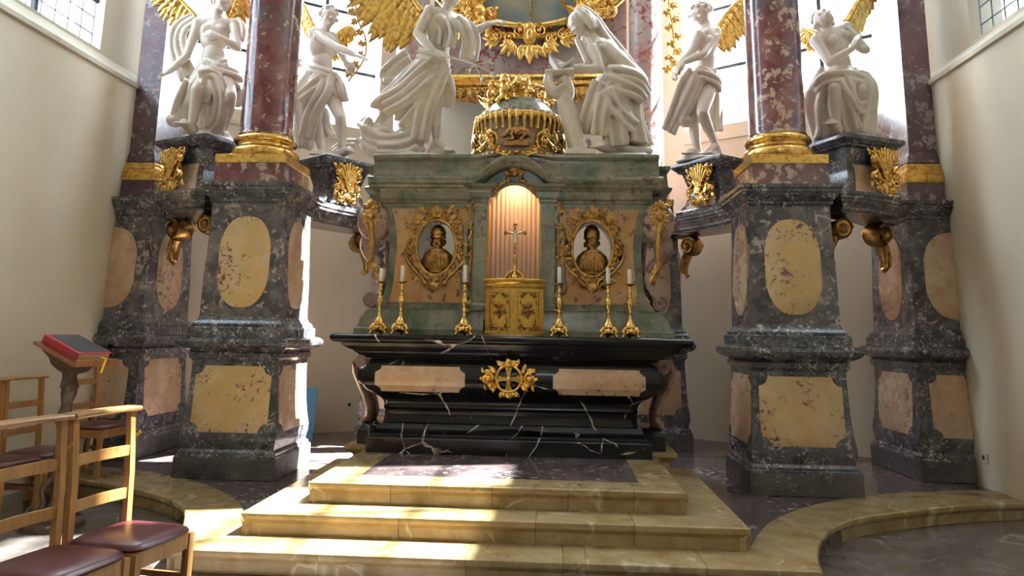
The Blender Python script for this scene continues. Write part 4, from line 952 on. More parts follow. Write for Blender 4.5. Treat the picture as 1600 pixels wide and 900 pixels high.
for sg in (-1, 1):
    s = 'beside the lectern' if sg < 0 else 'away from the lectern'
    # the dressed front of each pedestal faces the altar axis / the nave
    pedestal('dark statue pedestal with gilded cartouche on the long curved beam %s' % s, sg*IP[0], IP[1], math.atan2(-.54, .84)*1 if sg < 0 else math.atan2(.54, .84)*-1, .30, .22, 3.42) if False else None
    n = Vector((-sg*.80, -.60)); ang = math.atan2(n.y, n.x)+PI/2
    pedestal('dark statue pedestal with gilded cartouche on the long curved beam %s' % s, sg*IP[0], IP[1], ang, .30, .22, 3.42, cz=.07, slide=.04*sg)
    n = Vector((sg*.42, -.91)); ang = math.atan2(n.y, n.x)+PI/2
    pedestal('dark statue pedestal with gilded shell cartouche on the short curved beam %s' % s, sg*OP[0], OP[1], ang, .32, .22, 3.44, cz=.04, slide=sg*.13)

# ------------------------------------------------------------------ crown of the tabernacle: drum, dome, lamb and cherubs
DC = Vector((.02, 7.64, 3.152))
dr = thing('gilded_drum', 'gilded drum with a lamb relief and small dome on top of the altar screen', 'drum', tuple(DC))
mb = MB(); mb.lathe([(.44, .0), (.455, .02), (.455, .05), (.43, .07), (.425, .38), (.445, .40), (.45, .42), (.44, .44)], DC, 48); obj('drum', mb, M['red_pale'] if False else M['rose'], dr, angle=40)
mb = MB(); mb.lathe([(.46, .435), (.47, .45), (.46, .475), (.42, .49), (.40, .50), (.385, .53), (.36, .56), (.34, .59), (.335, .60), (.30, .62), (.27, .66), (.0001, .66)], DC, 48); obj('dome', mb, M['green'], dr, angle=40)
def dfn(u, v, w):
    a = u/.44; return Vector((DC.x+(.43+w)*math.sin(a), DC.y-(.43+w)*math.cos(a), DC.z+v))
o = Orn((0, 0, 0), fn=dfn)
for k in range(-9, 10):
    u = k*.068; dd = .03*abs(math.sin(k*1.3))
    o.line([(u, .445, .03), (u, .38, .045), (u, .31-dd, .03)], (.026, .016), n=6); o.ball(u, .30-dd, .02, .03); o.sc(u+.03, .415, .028, 1.2, PI/2, (-1)**k, .010, .045)
    o.ball(u, .45, .018, .04)
o.line([(-.66, .44, .035), (-.3, .44, .035), (0, .445, .035), (.3, .44, .035), (.66, .44, .035)], .014, m=40)
for s in (-1, 1):
    for v, r in ((.16, .05), (.24, .045)):
        o.sc(s*.30, v, r, 1.3, PI/2, s, .018, .02); o.leaf(s*.30, v, PI/2-s*.9, .10, .028); o.leaf(s*.26, v-.04, PI+.4 if s < 0 else -.4, .09, .024)
for s in (-1, 1):
    for u in (.44, .52): o.sc(s*u, .10, .045, 1.2, PI/2, s, .016, .02); o.acanthus(s*u, .16, PI/2, .12, .02, .02); o.leaf(s*u, .06, -PI/2, .09, .022)
    o.line([(s*.30, .20, .02), (s*.40, .12, .03), (s*.50, .22, .02), (s*.58, .14, .03)], .018, m=24)
    o.line([(s*.30, .27, .03), (s*.22, .22, .03), (s*.20, .12, .03), (s*.26, .06, .03)], .016, m=24)
    for q in range(6): o.leaf(s*(.30+.05*q), .28-.02*(q % 2), -PI/2+.3*s, .09, .02, .02)
for k in range(-10, 11): o.ball(k*.062, .02, .022, .03)
obj('gilded_lambrequin', o.mb, M['gold'], dr, angle=60)
for s in (-1, 1):
    o = Orn((0, 0, 0), fn=dfn); u = s*.60
    o.line([(u, .42, .03), (u, .25, .05), (u, .10, .05), (u, .0, .03)], .03, n=8); o.sc(u, .43, .05, 1.2, PI/2, s, .02, .03); o.sc(u, .06, .07, 1.4, PI/2, -s, .024, .04); o.acanthus(u, .30, -PI/2, .2, .028, .05); o.acanthus(u, .14, -PI/2, .15, .026, .05); o.leaf(u, .38, PI/2, .1, .03)
    o.line([(u+.05*s, .4, .0), (u+.05*s, .2, .02), (u+.05*s, .02, .0)], .022, n=6)
    obj('gilded_side_console', o.mb, M['gold_old'], dr, angle=60)
o = Orn((0, 0, 0), fn=dfn)
def low(s):
    o.sc(s*.16, .04, .05, 1.2, PI/2, -s, .016, .03); o.line([(0, -.03), (s*.06, -.025), (s*.12, .0), (s*.18, .02)], .02, .03); o.leaf(s*.08, -.01, PI/2-s*1.2, .1, .024); o.leaf(s*.20, .05, PI/2-s*.5, .09, .022); o.ball(s*.10, .02, .018, .04); o.sc(s*.07, .0, .03, 1, 0, s, .012, .035)
o.both(low); o.acanthus(0, -.03, -PI/2, .06, .022, .03); obj('gilded_bottom_scroll', o.mb, M['gold'], dr, angle=60)
mb = MB(); c = dfn(0, .105, .05); mb.box(c, (.27, .09, .022)); mb.box(c+Vector((0, 0, -.022)), (.25, .08, .02)); mb.box(c+Vector((0, 0, .017)), (.25, .08, .012)); bk = obj('sealed_book', mb, M['bronze'], dr, False)
mb = MB(); L0 = c+Vector((.01, -.01, .10))
mb.ell(L0+Vector((.01, 0, .01)), (.105, .055, .052)); mb.ell(L0+Vector((.075, 0, .0)), (.05, .05, .052)); mb.ell(L0+Vector((-.075, -.005, .01)), (.05, .045, .045))
mb.chain([L0+Vector((-.09, -.01, .0)), L0+Vector((-.125, -.025, -.03))], [.03, .026]); mb.ell(L0+Vector((-.14, -.035, -.045)), (.03, .022, .022)); mb.ell(L0+Vector((-.115, -.05, -.02)), (.008, .02, .014)); mb.ell(L0+Vector((-.12, .0, -.015)), (.008, .02, .014))
for (a, b, e) in ((-.06, -.04, -.10), (.08, .03, .11)): mb.chain([L0+Vector((a, -.04, -.03)), L0+Vector((b, -.055, -.075)), L0+Vector((e if a < 0 else e-.06, -.06, -.08))], [.018, .013, .010], 8)
mb.chain([L0+Vector((.11, 0, .0)), L0+Vector((.125, 0, -.05))], [.014, .012], 8)
rnd = random.Random(3)
for k in range(70):
    a, b = rnd.uniform(-1, 1), rnd.uniform(0, 2*PI); x = .10*a; r = math.sqrt(max(0, 1-a*a)); mb.ell(L0+Vector((.01+x, .056*r*math.cos(b), .01+.053*r*math.sin(b))), .012, None, 6, 4)
obj('lamb', mb, M['bronze'], dr, remesh=(.006, 1))

# ------------------------------------------------------------------ figure kit (shared by cherubs, busts and statues)
def frame(d, up=(0, 0, 1)):
    # columns: right, forward(face), up
    f = Vector(d).normalized(); u = Vector(up); r = f.cross(u).normalized(); u = r.cross(f); return Matrix((r, f, u)).transposed()
def head(mb, hb, c, face, up, h, hair='curly', beard=False, seed=1):
    # c = centre of the skull, h = height of the head
    R = frame(face, up); r = random.Random(seed); P = lambda x, y, z: Vector(c)+R @ Vector((x*h, y*h, z*h))
    E = lambda p, s: mb.ell(P(*p), (s[0]*h, s[1]*h, s[2]*h), R, 14, 10)
    E((0, -.02, .08), (.36, .43, .40)); E((0, .06, -.14), (.30, .32, .34)); E((0, .20, -.34), (.17, .16, .14))
    E((0, .33, -.03), (.06, .07, .14)); E((0, .42, -.12), (.055, .07, .05)); E((0, .36, .12), (.26, .06, .05))
    for s in (-1, 1):
        E((s*.14, .345, .02), (.065, .045, .045)); E((s*.17, .30, -.12), (.10, .08, .09)); E((s*.35, -.02, -.04), (.04, .09, .12)); E((s*.05, .39, -.12), (.04, .05, .035))
    E((0, .345, -.23), (.10, .06, .022)); E((0, .345, -.27), (.08, .06, .025)); E((0, .31, -.39), (.08, .08, .06))
    if beard:
        for k in range(26):
            a = r.uniform(-1.3, 1.3); z = r.uniform(-.75, -.28); hb.cap(P(.26*math.sin(a)*(1+z*.4), .10+.26*math.cos(a), z+.06), P(.22*math.sin(a)*(1+z*.5), .14+.27*math.cos(a), z-.10), .055*h, .03*h, 6)
    if hair == 'curly':
        for k in range(64):
            a = r.uniform(0, 2*PI); e = r.uniform(-.5, 1.5); x, y, z = math.cos(a)*math.cos(e), math.sin(a)*math.cos(e), math.sin(e)
            if y > .25 and z < .52: continue
            q = P(x*.40, y*.46-.04, .08+z*.44); hb.ell(q, [h*r.uniform(.08, .13)]*3, None, 8, 5)
    elif hair == 'long':
        for k in range(40):
            a = r.uniform(PI*.98, 2*PI*1.01); z = r.uniform(-.1, .5); x, y = math.cos(a), math.sin(a)
            k0 = math.sqrt(max(.1, 1-(z/.55)**2)); hb.chain([P(x*.40*k0, y*.46*k0-.04, .08+z), P(x*.43, y*.48-.05, z-.2), P(x*.40, y*.50-.06, z-.55)], [.085*h, .08*h, .04*h], 6)
        hb.ell(P(0, -.06, .18), (.40*h, .46*h, .38*h), R)
def hand(mb, w, d, up, s, curl=.5, spread=.25, thumb=1):
    # w = wrist, d = pointing direction, up = back of the hand; s = hand length
    R = frame(d, up); P = lambda x, y, z: Vector(w)+R @ Vector((x*s, y*s, z*s))
    mb.chain([P(-.13, .10, 0), P(-.17, .48, 0)], [.10*s, .085*s], 8); mb.chain([P(.12, .10, 0), P(.16, .48, 0)], [.10*s, .085*s], 8); mb.chain([P(0, .0, 0), P(0, .50, .01)], [.14*s, .10*s], 8)
    for k, (x, L) in enumerate(((-.19, .40), (-.065, .47), (.065, .45), (.18, .36))):
        a = P(x*1.0, .48, .01); sx = x*spread*1.2
        b = P(x+sx*.35, .48+L*.45*math.cos(curl*.6), -L*.45*math.sin(curl*.6)); e = P(x+sx*.6, .48+L*.45*math.cos(curl*.6)+L*.32*math.cos(curl*1.5), -L*.45*math.sin(curl*.6)-L*.32*math.sin(curl*1.5))
        g = P(x+sx*.7, .48+L*.45*math.cos(curl*.6)+L*.32*math.cos(curl*1.5)+L*.2*math.cos(curl*2.3), -L*.45*math.sin(curl*.6)-L*.32*math.sin(curl*1.5)-L*.2*math.sin(curl*2.3))
        mb.chain([a, b, e, g], [.065*s, .058*s, .052*s, .042*s], 8)
    t = thumb; mb.chain([P(-t*.14, .12, -.04), P(-t*.30, .32, -.08), P(-t*.33, .52, -.12)], [.085*s, .07*s, .05*s], 8)
def foot(mb, a, toe, s):
    a, toe = Vector(a), Vector(toe); d = (toe-a); d.z = 0; d.normalize(); S = Vector((-d.y, d.x, 0)); z = toe.z
    heel = Vector((a.x, a.y, z+.035*s))-d*.05*s; mb.chain([a, heel], [.042*s, .045*s]); ball = heel+d*.17*s; mb.chain([Vector((a.x, a.y, a.z-.01)), ball+Vector((0, 0, .012*s))], [.045*s, .036*s]); mb.chain([heel, ball], [.043*s, .035*s])
    for k in range(5):
        p = ball+S*(k-2)*.019*s*1.05; mb.cap(p, p+d*(.065-.006*k)*s+Vector((0, 0, -.01*s)), .017*s, (.014-.001*k)*s, 8)
def limb(mb, pts, rads):
    p = [Vector(q) for q in pts]; mb.chain(p, rads, 12)
def torso(mb, neck, sL, sR, waist, hipL, hipR, s):
    neck, sL, sR, waist, hipL, hipR = [Vector(q) for q in (neck, sL, sR, waist, hipL, hipR)]
    ms = (sL+sR)/2; mh = (hipL+hipR)/2; across = (sR-sL).normalized(); upv = (ms-waist).normalized(); fw = across.cross(upv)
    if fw.dot(Vector((0, -1, 0))) < 0: fw = -fw
    R = Matrix((across, fw, upv)).transposed()
    ch = ms*.62+waist*.38
    mb.ell(ch, (.158*s, .115*s, .20*s), R, 16, 12); mb.ell(ms*.85+waist*.15, (.165*s, .085*s, .09*s), R, 16, 10)
    mb.ell(waist, (.125*s, .095*s, .15*s), R, 14, 10); mb.ell((waist+mh)/2, (.135*s, .10*s, .12*s), R, 14, 10); mb.ell(mh, (.155*s, .115*s, .11*s), R, 14, 10)
    for q in (sL, sR): mb.ell(q, (.068*s,)*3); mb.chain([ms+upv*.01, q], [.07*s, .058*s])
    mb.chain([ms, neck], [.075*s, .052*s])
    for t in (-1, 1): mb.ell(ch+across*.065*t*s+fw*.082*s+upv*.05*s, (.07*s, .035*s, .055*s), R)
    mb.ell(waist+fw*.07*s+upv*.01*s, (.07*s, .03*s, .10*s), R)
def folds(mb, path, width, nf, r, side, depth=.02, seed=0, taper=1.0):
    # a strip of cloth: side-by-side rounded ridges that follow a path and cross into one another
    rnd = random.Random(seed); P = bez(path, 14); side = Vector(side)
    for k in range(nf):
        q = (k/(nf-1)-.5) if nf > 1 else 0; ph = rnd.uniform(0, 6.28); am = rnd.uniform(.02, .07)*width; pts, rad = [], []
        for i, p in enumerate(P):
            f = i/(len(P)-1); t = (P[min(i+1, len(P)-1)]-P[max(i-1, 0)]).normalized(); sd = (side-t*side.dot(t)).normalized(); nn_ = t.cross(sd)
            pts.append(p+sd*(q*width*(1+(taper-1)*f)+am*math.sin(3*f+ph))+nn_*(depth*math.cos(k*PI)+.3*depth*math.sin(4*f+ph))); rad.append(r*(1-.25*math.cos(2*PI*f+ph)*.4))
        mb.tube(pts, rad, 8)
def skirt(mb, secs, nf=11, amp=.16, ph=0, twist=.5, n=66):
    # closed cloth body; secs = (centre, rx, ry) from top to hem, with running folds that deepen downwards
    rings = []; m = len(secs)
    C = bez([Vector(s[0]) for s in secs], (m-1)*6); nr = len(C)
    for i in range(nr):
        t = i/(nr-1)*(m-1); k = min(int(t), m-2); f = t-k; rx = secs[k][1]+(secs[k+1][1]-secs[k][1])*f; ry = secs[k][2]+(secs[k+1][2]-secs[k][2])*f; g = i/(nr-1)
        ring = []
        for j in range(n):
            a = 2*PI*j/n; w = math.sin(nf*a+ph+twist*4*g)+.45*math.sin((nf*.5+1.5)*a-ph*2+2.5*g); d = 1+amp*(.25+.75*g)*(abs(w)**.8*math.copysign(1, w))*.6
            ring.append(C[i]+Vector((rx*d*math.cos(a), ry*d*math.sin(a), .012*math.sin(3*a+ph)*g)))
        rings.append(ring)
    mb.loft(rings)
def wing(o_root, tip, low, nrm, layers=3, seed=1, thick=.035):
    # feathered wing: leading edge root->tip, feathers fall towards 'low'
    r, t, l, nn_ = Vector(o_root), Vector(tip), Vector(low), Vector(nrm).normalized(); mb = MB(); rnd = random.Random(seed)
    lead = bez([r, r*.55+t*.45+(t-l)*.10, t], 20); mb.tube(lead, [thick*1.3*(1-.6*k/20) for k in range(21)], 8)
    fall = (l-(r*.4+t*.6))
    for L in range(layers):
        nfe = 9+3*L
        for k in range(nfe):
            q = (k+.5)/nfe; p = lead[int(q*20)]; ln = (.38+.30*L)*(.55+.75*math.sin(PI*min(1, q*.8+.12)))
            d = (fall*(1-.35*q)+(t-r)*(.10+.55*q*q)); e = p+d*ln*rnd.uniform(.9, 1.08)-nn_*thick*.5*L
            mid = (p+e)/2+nn_*thick*(.5-.3*L); sd = d.cross(nn_).normalized(); w = (.05+.012*L)*(t-r).length*1.25
            mb.tube(bez([p+nn_*thick*.2*(2-L), mid, e], 6), [(w*x, thick*.28*x+.003) for x in (.35, .8, 1.0, 1.0, .9, .62, .12)], 8, flat=sd)
            mb.tube(bez([p+nn_*thick*.45, mid+nn_*thick*.30, e], 5), [.006]*6, 5)
    return mb
def cherub(parent, label, c, h, face, seed, mat):
    c = Vector(c); mb = MB(); F = Vector(face).normalized(); R = frame(F, (0, 0, 1)); P = lambda x, y, z: c+R @ Vector((x*h, y*h, z*h)); r = random.Random(seed)
    head(mb, mb, P(0, 0, .75), F+Vector((r.uniform(-.3, .3), 0, r.uniform(-.2, .2))), (0, 0, 1), .34*h, 'curly', False, seed)
    mb.ell(P(0, 0, .42), (.17*h, .14*h, .22*h), R); mb.ell(P(0, -.01, .22), (.17*h, .15*h, .15*h), R)
    for s in (-1, 1):
        mb.chain([P(s*.16, .0, .52), P(s*.32, .10, .45+.12*s), P(s*.30, .26, .55+.10*s)], [.07*h, .06*h, .045*h], 8); mb.ell(P(s*.30, .30, .57+.10*s), .055*h)
        mb.chain([P(s*.09, .0, .18), P(s*.16, .18, .06), P(s*.14, .10, -.14)], [.105*h, .085*h, .055*h], 8); mb.chain([P(s*.14, .10, -.15), P(s*.15, .20, -.19)], [.05*h, .04*h], 8)
    t = obj('cherub', mb, mat, parent, remesh=(.009, 1)); t['label'] = label
    for s in (-1, 1):
        obj('wing', wing(P(s*.10, -.12, .50), P(s*.52, -.20, .74), P(s*.45, -.18, .28), R @ Vector((0, 1, 0)), 2, seed+5, .02*h/.35), mat, t, angle=60)
    return t
for k, (px, py, h, fx, Yc, lab) in enumerate(((789, 152, .33, -.3, 7.40, 'gilded cherub at the front of the dome turning toward the archangel'), (822, 152, .31, .2, 7.46, 'gilded cherub at the front of the dome turning toward the kneeling woman'), (768, 158, .31, -.6, 7.66, 'gilded cherub on the dome edge beside the archangel with the lily'), (846, 160, .30, .4, 7.72, 'gilded cherub on the dome edge beside the reading desk'), (810, 142, .34, .05, 7.70, 'topmost gilded cherub standing on the middle of the dome'))):
    p = atY(px, py, Yc); p.z = DC.z+(.60, .60, .54, .54, .67)[k]
    cherub(dr, lab, p, h, (fx, -1, -.1), 11+k, M['gold'])
# busts in the oval openings
for sg in (-1, 1):
    b = Vector((sg*OVC[0], RY+.08, OVC[1]-OHH+.035)); t = thing('reliquary_bust', 'bronze bust of a bearded man in a domed cap in an oval opening' if sg < 0 else 'bronze bust of a bearded bishop in a pointed mitre in an oval opening', 'bust', tuple(b))
    mb = MB(); mb.loft([[b+Vector((rx*math.cos(a), ry*math.sin(a), z)) for a in [2*PI*k/24 for k in range(24)]] for rx, ry, z in ((.160, .08, .0), (.168, .09, .04), (.165, .095, .11), (.145, .092, .165), (.10, .08, .205), (.055, .06, .228))])
    mb.chain([b+Vector((0, 0, .19)), b+Vector((0, -.01, .25))], [.055, .05]); sh = obj('shoulders', mb, M['bronze'], t, remesh=(.006, 1))
    mb = MB()
    for k in range(13):
        a = PI+PI*(k+.5)/13; mb.cap(b+Vector((.162*math.cos(a), .088*math.sin(a)-.008, .02)), b+Vector((.075*math.cos(a), .075*math.sin(a)-.012, .20)), .012, .007, 6)
    mb.tube([b+Vector((.085*math.cos(a), .08*math.sin(a)-.008, .205)) for a in [PI+PI*k/14 for k in range(15)]], .010, 6); obj('robe_fold', mb, M['gold_old'], sh, angle=60)
    mb = MB(); head(mb, mb, b+Vector((0, -.015, .292)), (.03*sg, -1, -.05), (0, 0, 1), .175, 'none', True, 40+sg)
    for q in range(20): a = PI*q/19; mb.ell(b+Vector((.068*math.cos(a), .03*math.sin(a)+.005, .285+.02*math.sin(q))), .018, None, 6, 5)
    obj('head', mb, M['bronze'], t, remesh=(.005, 1))
    c = b+Vector((0, .0, .325)); mb = MB()
    if sg > 0: rr = ((.072, .082, .0, 0), (.080, .086, .04, 0), (.080, .07, .085, 0), (.055, .04, .13, .5), (.012, .012, .16, 0))
    else: rr = ((.072, .082, .0, 0), (.078, .086, .03, 0), (.078, .084, .07, 0), (.066, .07, .105, 0), (.042, .045, .132, 0), (.010, .010, .145, 0))
    mb.loft([[c+Vector((rx*math.cos(a), ry*math.sin(a), z+.03*abs(math.sin(a))*q)) for a in [2*PI*k/24 for k in range(24)]] for rx, ry, z, q in rr]); hat = obj('mitre' if sg > 0 else 'cap', mb, M['bronze'], t, angle=50)
    for zb_ in ((.02,) if sg > 0 else (.015, .06)):
        mb = MB(); mb.tube([c+Vector((.079*math.cos(a), .087*math.sin(a), zb_)) for a in [2*PI*k/24 for k in range(25)]], .008, 6); obj('band', mb, M['gold_old'], hat)
    mb = MB(); mb.loft([[b+Vector((rx*math.cos(a), ry*math.sin(a), z)) for a in [2*PI*k/20 for k in range(20)]] for rx, ry, z in ((.10, .07, -.03), (.13, .085, -.02), (.12, .08, .0), (.13, .085, .012))]); obj('stand', mb, M['bronze'], t, angle=40)

# ------------------------------------------------------------------ altarpiece high on the back wall
AY = 10.12
ap = thing('altarpiece', 'great round-framed painting in a gilded frame above a gold cornice on the back wall', 'altarpiece', (0, 10.4, 4.4))
pc = atY(828, 37, AY); RR = 1.62; PC = Vector((pc.x, AY, pc.z+RR))
q0, q1 = atY(690, 120, AY), atY(1000, 126, AY); zc1 = (q0.z+q1.z)/2; xa, xb = -1.42, 1.42
mb = MB(); mb.box((0, AY+.32, (zc1+8.6)/2), (2.84, .44, 8.6-zc1)); obj('marble_backing', mb, M['red_pale'], ap, False)
mb = MB(); mb.prism([(RR*math.cos(2*PI*k/64), RR*math.sin(2*PI*k/64)) for k in range(64)], lambda u, v: Vector((PC.x+u, AY+.06, PC.z+v)), lambda u, v: Vector((PC.x+u, AY+.09, PC.z+v))); obj('canvas', mb, M['paint'], ap, False)
def ringt(r, tr, y, n=96): return MB().tube([Vector((PC.x+r*math.cos(2*PI*k/n), y, PC.z+r*math.sin(2*PI*k/n))) for k in range(n+1)], tr, 8)
obj('inner_frame', ringt(RR+.03, .045, AY+.02), M['gold'], ap)
obj('outer_frame', ringt(RR+.20, .05, AY+.02), M['gold'], ap)
mb = MB()
for k in range(80):
    a = PI+PI*k/79; mb.ell((PC.x+(RR+.085)*math.cos(a), AY-.02, PC.z+(RR+.085)*math.sin(a)), .026, None, 8, 5)
o_ = obj('bead_moulding', mb, M['gold'], ap); o_['kind'] = 'stuff'
o = Orn((PC.x, AY-.03, PC.z-RR-.22))
def kar(s):
    o.sc(s*.16, .10, .11, 1.3, PI/2, s, .028, .02); o.sc(s*.30, -.02, .09, 1.2, 0, -s, .025, .02); o.acanthus(s*.22, -.10, -PI/2+s*.9, .26, .05); o.leaf(s*.10, -.12, -PI/2+s*.4, .24, .05); o.sc(s*.50, .02, .10, 1.3, PI/2, s, .024, .02); o.acanthus(s*.45, -.06, s*.2 if s > 0 else PI-.2, .25, .045); o.line([(s*.1, .16), (s*.35, .17), (s*.62, .22), (s*.85, .34)], .022, .02); o.leaf(s*.7, .12, PI/2-s*1.1, .24, .05)
o.both(kar); o.plate([(.10*math.cos(2*PI*k/16), .02+.16*math.sin(2*PI*k/16)) for k in range(16)], .0, .04); o.ball(0, .02, .08, .04, (.8, 1.4, .5)); o.acanthus(0, .10, PI/2, .14, .04); o.acanthus(0, -.12, -PI/2, .30, .05); obj('gilded_cartouche', o.mb, M['gold'], ap, angle=60)
for s in (-1, 1):
    o = Orn((PC.x+s*.98, AY-.06, PC.z-RR+.18)); rnd = random.Random(8)
    for k in range(9): o.sc(rnd.uniform(-.24, .24), rnd.uniform(-.30, .34), rnd.uniform(.06, .12), 1.3, rnd.uniform(0, 6), rnd.choice((-1, 1)), .028, .04); o.acanthus(rnd.uniform(-.24, .24), rnd.uniform(-.3, .3), rnd.uniform(0, 6.28), .2, .04, .05)
    obj('gilded_spandrel', o.mb, M['gold'], ap, angle=60)
    cherub_loc = Vector((PC.x+s*.72, AY-.12, PC.z-RR-.14))
    cherub(ap, 'gilded cherub clinging to the painting frame behind the %s' % ('archangel' if s < 0 else 'kneeling woman'), cherub_loc, .62, (-s*.5, -1, 0), 31+s, M['gold'])
mb = MB(); mb.loft([[Vector((xa, AY+.1-yo, zc1+dz)) for yo, dz in ((.0, .12), (.06, .10), (.10, .06), (.16, .05), (.18, .0), (.16, -.03), (.13, -.04), (.12, -.09), (.08, -.12), (.07, -.16), (.0, -.17), (-.3, -.17), (-.3, .12))], [Vector((xb, AY+.1-yo, zc1+dz)) for yo, dz in ((.0, .12), (.06, .10), (.10, .06), (.16, .05), (.18, .0), (.16, -.03), (.13, -.04), (.12, -.09), (.08, -.12), (.07, -.16), (.0, -.17), (-.3, -.17), (-.3, .12))]]); obj('gold_cornice', mb, M['gold'], ap, angle=35)
o = Orn((0, AY+.03, zc1-.16)); rnd = random.Random(4)
for k in range(26):
    u = xa+.06+(xb-xa-.12)*k/25; d = .10+.05*abs(math.sin(k*.9))
    o.leaf(u, .02, -PI/2+rnd.uniform(-.25, .25), d+.10, .05, .02); o.sc(u+.03, -.06-.5*d+.04, .05, 1.2, rnd.uniform(0, 6), (-1)**k, .018, .05); o.ball(u, -.10-d*.5, .03, .04)
obj('gilded_lambrequin', o.mb, M['gold_old'], ap, angle=60)
mb = MB(); p0 = atY(828, -30, AY+.02); p1 = atY(829, 33, AY+.02); mb.tube([p0, (p0+p1)/2, p1], [(.07, .02), (.05, .02), (.008, .008)], 8); obj('gilded_pendant', mb, M['gold'], ap)

# gilded flower garlands hanging before the windows
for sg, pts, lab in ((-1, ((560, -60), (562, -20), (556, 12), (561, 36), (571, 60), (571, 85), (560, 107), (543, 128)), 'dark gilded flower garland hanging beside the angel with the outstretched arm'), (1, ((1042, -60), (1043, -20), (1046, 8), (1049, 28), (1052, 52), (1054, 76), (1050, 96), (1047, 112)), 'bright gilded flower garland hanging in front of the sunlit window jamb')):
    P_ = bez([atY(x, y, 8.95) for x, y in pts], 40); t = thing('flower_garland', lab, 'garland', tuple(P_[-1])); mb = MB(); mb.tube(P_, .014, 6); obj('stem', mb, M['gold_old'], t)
    rnd = random.Random(sg+20)
    for k in range(9, 40, 3 if sg > 0 else 4):
        p = P_[k]; side = (-1)**k; o = Orn(p+Vector((side*.05, -.02, 0)))
        o.mb.tube([p, p+Vector((side*.03, -.01, .01)), o.o], .008, 5)
        for q in range(6): o.leaf(0, 0, q*PI/3+rnd.random(), .065, .02)
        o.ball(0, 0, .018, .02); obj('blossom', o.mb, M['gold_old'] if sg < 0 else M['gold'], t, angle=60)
# ------------------------------------------------------------------ white statues
def statue(label, Y0, zb, s, sp, cx):
    J = lambda p: atY(p[0], p[1], Y0+(p[2] if len(p) > 2 else 0))
    base = J(sp['stand']); t = thing('marble_statue', label, 'statue', (base.x, Y0, zb))
    def gz(p): q = J(p); q.z = zb+.055; return q
    mb, hb, db = MB(), MB(), MB()
    hd = sp['head']; hc = J(hd[0]); head(mb, hb, hc, hd[1], hd[2], hd[3]*s, hd[4], False, hd[5])
    torso(mb, J(sp['neck']), J(sp['sh'][0]), J(sp['sh'][1]), J(sp['waist']), J(sp['hips'][0]), J(sp['hips'][1]), s)
    mb.chain([J(sp['neck']), hc-Vector((0, 0, .03))], [.052*s, .058*s])
    for a in sp['arms']:
        p = [J(q) for q in a[0]]; limb(mb, [p[0], p[0]*.5+p[1]*.5, p[1], p[1]*.6+p[2]*.4, p[2]], [.058*s, .052*s, .043*s, .045*s, .030*s])
        e = J(a[1]); hand(mb, p[2], e-p[2], a[2], .185*s, a[3], a[4] if len(a) > 4 else .3, a[5] if len(a) > 5 else 1)
    for l in sp['legs']:
        p = [J(q) for q in l[0]]; ank = p[2]
        limb(mb, [p[0], p[0]*.5+p[1]*.5, p[1], p[1]*.68+ank*.32+Vector((0, .02, 0)), ank], [.098*s, .088*s, .062*s, .062*s, .038*s])
        tq = gz(l[1]) if len(l) < 3 or l[2] else J(l[1])
        if len(l) < 3 or l[2]: foot(mb, ank, tq, s*1.1)
        else: mb.chain([ank, tq], [.042*s, .025*s])
    for sk in sp.get('skirts', []): skirt(db, [(J(q[0]), q[1], q[2]) for q in sk[0]], *sk[1:])
    for k, f in enumerate(sp.get('folds', [])): folds(db, [J(q) for q in f[0]], f[1], f[2], f[3], f[4] if len(f) > 4 else (1, 0, 0), .02, k+cx)
    for b in sp.get('blobs', []): db.ell(J(b[0]), b[1], None, 14, 10)
    for q in (mb, db): q.v = [(p[0], p[1], max(p[2], zb+.014)) for p in q.v]
    obj('body', mb, M['statue'], t, remesh=(.0085*s, 2))
    if hb.v: obj('hair', hb, M['statue'] if not sp.get('dark_hair') else M['statue_base'], t, remesh=(.009, 1))
    if db.v: obj('drapery', db, M['statue'], t, remesh=(.010, 2))
    for w in sp.get('wings', []):
        obj('gilded_wing', wing(J(w[0]), J(w[1]), J(w[2]), w[3], 3, cx, .03), M['gold'], t, angle=60)
    rb = MB(); rnd = random.Random(cx)
    x0, x1, dy = sp['base']; pa, pb = J((x0, 240)), J((x1, 240)); w = (pb.x-pa.x)/2
    rb.loft([[Vector(((pa.x+pb.x)/2+w*k*math.cos(a)*(1+.06*math.sin(3*a+cx)), Y0+dy*k*math.sin(a)*(1+.05*math.cos(4*a)), z)) for a in [2*PI*j/32 for j in range(32)]] for k, z in ((1.0, zb), (1.0, zb+.025), (.93, zb+.05), (.8, zb+.06))])
    for k in range(14): a = rnd.uniform(0, 6.28); rb.ell(((pa.x+pb.x)/2+w*.7*math.cos(a), Y0+dy*.6*math.sin(a), zb+.04), (rnd.uniform(.05, .1), rnd.uniform(.05, .09), rnd.uniform(.02, .05)), None, 10, 6)
    for q in sp.get('rocks', []): rb.ell(J(q[0]), q[1], None, 12, 8)
    rb.v = [(p[0], p[1], max(p[2], zb+.008)) for p in rb.v]
    obj('rock_base', rb, M['statue_base'], t, remesh=(.013, 2))
    return t, J
ATT = 3.152; PI_Z, PO_Z = 3.42, 3.44
